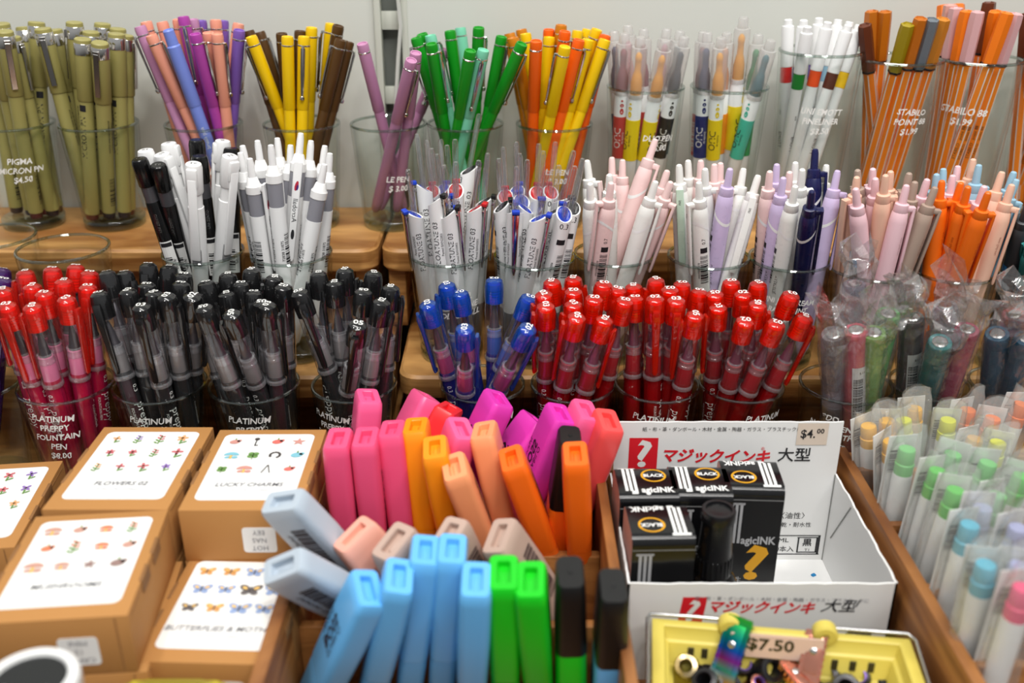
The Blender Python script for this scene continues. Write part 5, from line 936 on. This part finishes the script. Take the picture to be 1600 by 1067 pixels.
root = empty('price_card', cm @ at(-2, BD - 9.6, 40) @ Matrix.Rotation(-0.05, 4, 'X')); tag(root, 'pinkish price card reading 7.50 inside the yellow basket', 'card')
b = B(); b.box((0, 0, 9), (46, 0.6, 14), 0.1); card = link('card', b.done('card', False), (plain((228, 196, 186), 0.6),), root)
b = B()
b.text('$7.50', 9.5, lambda u, v: (u * 1.1 - 3, -0.45, v + 10), 0, 0, 1, 0.25)
link('price', b.done('price', False), (BLACK,), card)
IRI = bpy.data.materials.new('anodised_metal'); IRI.use_nodes = True; n = IRI.node_tree.nodes; L = IRI.node_tree.links; pb = n['Principled BSDF']; pb.inputs['Metallic'].default_value = 1; pb.inputs['Roughness'].default_value = 0.36
tc = n.new('ShaderNodeTexCoord'); sp = n.new('ShaderNodeSeparateXYZ'); mr = n.new('ShaderNodeMapRange'); mr.inputs['From Min'].default_value = -0.016; mr.inputs['From Max'].default_value = 0.016; ra = n.new('ShaderNodeValToRGB')
L.new(tc.outputs['Object'], sp.inputs[0]); L.new(sp.outputs['Y'], mr.inputs['Value']); L.new(mr.outputs[0], ra.inputs[0]); L.new(ra.outputs[0], pb.inputs['Base Color'])
for pos, c in ((0.0, (200, 150, 60)), (0.18, (60, 170, 190)), (0.35, (150, 50, 170)), (0.5, (30, 90, 190)), (0.7, (20, 140, 130)), (1.0, (60, 190, 70))):
    e = ra.color_ramp.elements[0] if pos == 0 else ra.color_ramp.elements[-1] if pos == 1 else ra.color_ramp.elements.new(pos); e.position = pos; e.color = lin(c)
ROSE = plain((236, 160, 136), 0.2, 1.0); SHINE = plain((40, 36, 40), 0.3, 0.6); PURP = plain((120, 90, 170), 0.3, 0.6)
def barrel_sharpener(px, py, z, r, h, tilt, turn, m, inner, label):
    q = PZ(px, py, z); root = empty('barrel_sharpener', Matrix.Translation(Vector(q) * S) @ Matrix.Rotation(turn, 4, 'Z') @ Matrix.Rotation(tilt, 4, 'X')); tag(root, label, 'sharpener')
    b = B(); seg = 40; rings = []
    for rr_, zz in ((r * 0.9, -h), (r, -h + 1), (r, -3), (r * 0.9, 0), (r * 0.62, 0.3), (r * 0.5, -1.5), (r * 0.42, -h * 0.6)): rings.append([((rr_ + (0.35 if i % 2 and rr_ == r else 0)) * math.cos(i * 2 * math.pi / seg), (rr_ + (0.35 if i % 2 and rr_ == r else 0)) * math.sin(i * 2 * math.pi / seg), zz) for i in range(seg)])
    b.loft(rings); bo = link('body', b.done('body'), (m,), root)
    b = B(); b.lathe([(r * 0.6, 0.2), (r * 0.66, 0.6), (r * 0.56, 0.7), (r * 0.5, -1.2)], 24, 0, 0, 0, (0, 0)); link('mouth_ring', b.done('mouth_ring'), (inner,), bo)
def wedge(px, py, z, lx, ly, lz, M_, m, label):
    q = PZ(px, py, z); root = empty('wedge_sharpener', Matrix.Translation(Vector(q) * S) @ M_); tag(root, label, 'sharpener')
    b = B(); b.rr([(-lz / 2, lx / 2 - 1.6, ly / 2, 1.2), (0, lx / 2 - 0.4, ly / 2, 1.2), (lz / 2, lx / 2, ly / 2, 1)], 0, 3)
    for k in range(7):
        for sx in (-1, 1): b.box((sx * (lx / 2 - 0.3), -ly / 2 + 3 + k * (ly - 6) / 6, lz * 0.28), (1.2, 1.1, lz * 0.5), 0.2, 0, None, 1)
    bo = link('body', b.done('body'), (m,), root)
    b = B(); b.box((0, 1, lz / 2 + 0.35), (lx * 0.66, ly * 0.72, 0.6), 0.15); bd = link('blade', b.done('blade'), (m,), bo)
    b = B(); b.lathe([(1.9, lz / 2 + 0.6), (1.9, lz / 2 + 1.2), (1.2, lz / 2 + 1.6)], 12, 0, 0, 3); b.box((0, 3, lz / 2 + 1.65), (3, 0.5, 0.2)); link('screw', b.done('screw'), (STEEL,), bd)
RX = lambda a: Matrix.Rotation(a, 4, 'X'); RZ = lambda a: Matrix.Rotation(a, 4, 'Z'); RY = lambda a: Matrix.Rotation(a, 4, 'Y')
barrel_sharpener(1072, 1040, 40, 6.2, 22, 0.75, -0.35, BRASS, BRASS, 'brass barrel sharpener in the basket corner below the back slots')
wedge(1145, 1016, 47, 13, 34, 9, RZ(-0.6) @ RX(0.95), IRI, 'rainbow metal wedge sharpener standing highest in the basket')
barrel_sharpener(1163, 1036, 38, 5.6, 20, 0.7, 0.1, SHINE, PURP, 'dark barrel sharpener touching the rainbow one, purple inside')
wedge(1270, 1026, 45, 11, 26, 9, RZ(-0.42) @ RX(0.9), ROSE, 'rose gold wedge sharpener below the price card')
barrel_sharpener(1309, 1030, 40, 5.6, 20, 0.6, 0.25, SHINE, SHINE, 'black barrel sharpener beside the rose gold wedge')
barrel_sharpener(1342, 1056, 36, 5.6, 20, 0.8, -0.6, SHINE, PURP, 'dark barrel sharpener with a lilac mouth ring, near the basket end')
barrel_sharpener(1392, 1058, 34, 8.0, 22, 0.3, 0.4, plain((24, 24, 26), 0.45), SHINE, 'wide black ribbed sharpener at the end of the basket')
barrel_sharpener(1186, 1066, 36, 4.6, 18, 0.5, 0.5, ROSE, PURP, 'copper barrel sharpener in the basket beside the dark pile')
wedge(1214, 1027, 34, 10, 24, 8, RZ(1.15) @ RX(0.2), SHINE, 'black wedge sharpener lying under the price card')
wedge(1245, 1064, 36, 9, 22, 8, RZ(0.5) @ RX(0.3), ROSE, 'copper wedge sharpener lying nearest the viewer in the basket')
wedge(1110, 1046, 30, 10, 24, 8, RZ(0.9), SHINE, 'black wedge sharpener between the brass barrel and the rainbow wedge')
wedge(1330, 1010, 30, 10, 24, 8, RZ(-0.9) @ RX(0.3), SHINE, 'black wedge sharpener leaning on the basket back, far end')

for i, (px, py, r_, nm) in enumerate(((1100, 1062, 5.6, 'first'), (1128, 1052, 5.8, 'second'), (1140, 1072, 5.6, 'third'), (1208, 1046, 5.8, 'fourth'), (1232, 1036, 5.4, 'fifth'), (1290, 1056, 5.8, 'sixth'), (1322, 1074, 5.8, 'seventh'), (1362, 1040, 5.6, 'eighth'), (1290, 1012, 5.4, 'ninth'), (1250, 1010, 5.4, 'tenth'))):
    barrel_sharpener(px, py, 39 - (i % 3) * 2, r_ + 1.4, 18, 0.5 + 0.1 * (i % 4), -0.8 + 0.45 * (i % 5), plain((20, 20, 22), 0.3), SHINE, f'black ribbed sharpener in the basket pile, {nm} dark one counted from the brass one')

# ------------------------------------------------------------------ bagged markers in the end compartments
b = B(); b.lathe([(3.6, 0), (5.0, 2), (5.4, 12), (5.5, 98), (5.2, 99)], 20); ZB = b.done('barrel')
b = B(); b.lathe([(4.7, 98), (5.2, 98.4), (5.3, 106), (4.7, 106.5), (4.8, 107), (4.8, 114), (4.4, 115.6), (3.4, 116), (0.3, 115.8)], 20); ZC = b.done('cap')
b = B(); b.box((0, 6.0, 60), (17, 0.4, 122), 0.1)
ZP = b.done('paper_insert', False)
b = B(); rnd = random.Random(8)
def zf(u, v): return (v - 4, 5.72, 104 + u)
z_ = -8
while z_ < 8: t_ = rnd.choice((0.4, 0.8, 1.2)); b.rect(z_, -2.5, z_ + t_, 2.5, zf); z_ += t_ + rnd.choice((0.4, 0.8))
b.text('ブラッシュ', 4.2, lambda u, v: (5 + v, 5.72, 96 - u)); ZT = b.done('insert_print', False)
b = B(); b.text('CLEAN COLOR', 4.2, cyl_fn(5.6, -math.pi / 2 + 0.3, 50)); b.text('Real Brush', 3, cyl_fn(5.6, -math.pi / 2 - 0.5, 40)); ZQ = b.done('barrel_print', False)
def sleeve(seed):
    r = random.Random(seed); b = B(); rings = []; n = 18; seg = 16; ph = r.uniform(0, 6)
    for j in range(n + 1):
        t = j / n; z = -1 + 131 * t; top = max(0, (z - 112) / 18); ring = []
        for k in range(seg):
            a = 2 * math.pi * k / seg; c, s = math.cos(a), math.sin(a); e = 0.6
            x = 9.8 * math.copysign(abs(c) ** e, c) * (1 - 0.1 * top) + r.uniform(-.35, .35) * (1 + 2 * top); y = (6.4 - 5.2 * top) * math.copysign(abs(s) ** 0.8, s) + 1.0 * top * math.sin(3 * c + ph) * 2 + r.uniform(-.3, .3) * (1 + top)
            ring.append((x, y, z + top * (2.5 * math.sin(2.2 * c + ph) + 3 * c * math.sin(ph))))
        rings.append(b.ring(ring))
    for a, c in zip(rings, rings[1:]): b.bridge(a, c)
    b.face(rings[0][::-1]); return b.done('clear_sleeve', True, 1, 0.5)
ZS = [sleeve(70 + i) for i in range(4)]
ZCOL = dict(yellow=(250, 184, 20), lemon=(226, 228, 20), orange=(250, 122, 30), green=(70, 196, 50), lightblue=(70, 184, 214), lavender=(172, 176, 222), pink=(250, 50, 120), leaf=(110, 200, 110), gold=(236, 170, 40))
# tip px, lower px, colour, height of the tip, turn, label
ZIG = [(1357, 664, 1361, 790, 'yellow', 101, 10, 'bagged marker with yellow cap closest to the white carton'), (1386, 656, 1382, 800, 'yellow', 104, -8, 'bagged marker with yellow cap, second from the carton, standing further back'),
       (1392, 688, 1392, 806, 'yellow', 101, 16, 'bagged marker with yellow cap in front of two other yellow ones'), (1429, 637, 1420, 760, 'yellow', 108, 0, 'bagged marker with the tallest standing yellow cap'), (1412, 655, 1412, 780, 'lemon', 104, 5, 'bagged marker with lemon cap peeking beside the tallest yellow cap'),
       (1482, 655, 1460, 780, 'lemon', 104, -5, 'bagged marker with bright lemon cap between yellow and orange caps'), (1513, 639, 1485, 760, 'orange', 108, 8, 'bagged marker with orange cap nearest the lemon one'), (1552, 652, 1510, 780, 'orange', 106, -6, 'bagged marker with orange cap, middle one of the orange three'),
       (1597, 630, 1545, 760, 'orange', 108, 6, 'bagged marker with orange cap cut close by the photo edge'), (1524, 684, 1490, 790, 'gold', 104, 12, 'bagged marker with golden cap in front of the orange ones'), (1560, 690, 1528, 800, 'lemon', 104, -10, 'bagged marker with lemon cap in front of the middle orange one'),
       (1418, 700, 1385, 820, 'leaf', 114, 4, 'bagged marker hidden behind its white paper, before the first green cap'), (1466, 734, 1408, 871, 'green', 116, 8, 'bagged marker with green cap, lower of two beside the wooden divider'), (1494, 764, 1440, 900, 'green', 116, -4, 'bagged marker with vivid green cap directly above the blue ones'),
       (1490, 708, 1440, 850, 'leaf', 118, -10, 'bagged marker with leaf green cap behind the vivid green one'), (1560, 772, 1510, 900, 'leaf', 117, 10, 'bagged marker with leaf green cap behind the lavender one'), (1545, 722, 1496, 850, 'leaf', 119, 0, 'bagged marker with leaf green cap amid the crumpled sleeves'),
       (1598, 742, 1548, 860, 'green', 119, -8, 'bagged marker with green cap by the photo edge'), (1516, 818, 1474, 972, 'lightblue', 116, 6, 'bagged marker with light blue cap, farther of the two blue ones'), (1541, 880, 1508, 1018, 'lightblue', 117, -6, 'bagged marker with light blue cap, nearer of the two blue ones'),
       (1536, 792, 1498, 930, 'lavender', 118, 0, 'bagged marker with lavender cap behind the light blue ones'), (1592, 823, 1552, 960, 'lavender', 118, 8, 'bagged marker with lavender cap by the photo edge, farther one'), (1592, 882, 1560, 1010, 'lavender', 118, -8, 'bagged marker with lavender cap by the photo edge, nearer one'),
       (1600, 917, 1555, 1059, 'pink', 119, 4, 'bagged marker with pink cap, nearest the viewer')]
for i, (x, y, bx, by, col, zt, turn, lb) in enumerate(ZIG):
    t = PZ(x, y, zt); n = np.cross(ray(x, y), ray(bx, by)); n /= np.linalg.norm(n); f = np.array([0, t[1] + 2, 3.0]); f[0] = -n.dot(f - EYEV) / n[0]; f[0] = max(f[0], 222)
    M = Matrix.Translation(Vector(f) * S) @ orient(f, t, 90 + turn * 2.2) @ Matrix.Diagonal((1, 1, np.linalg.norm(t - f) / 116, 1))
    spawn('bagged_marker', [('barrel', ZB, (WHITE,), None), ('cap', ZC, ('cap',), None), ('paper_insert', ZP, (PAPER,), None), ('insert_print', ZT, (INK,), 2), ('barrel_print', ZQ, (GREY_,), 0), ('clear_sleeve', ZS[i % 4], (SLEEVE,), None)], M, dict(cap=plain(ZCOL[col], 0.35)), lb, 'marker', 'markers in clear sleeves')
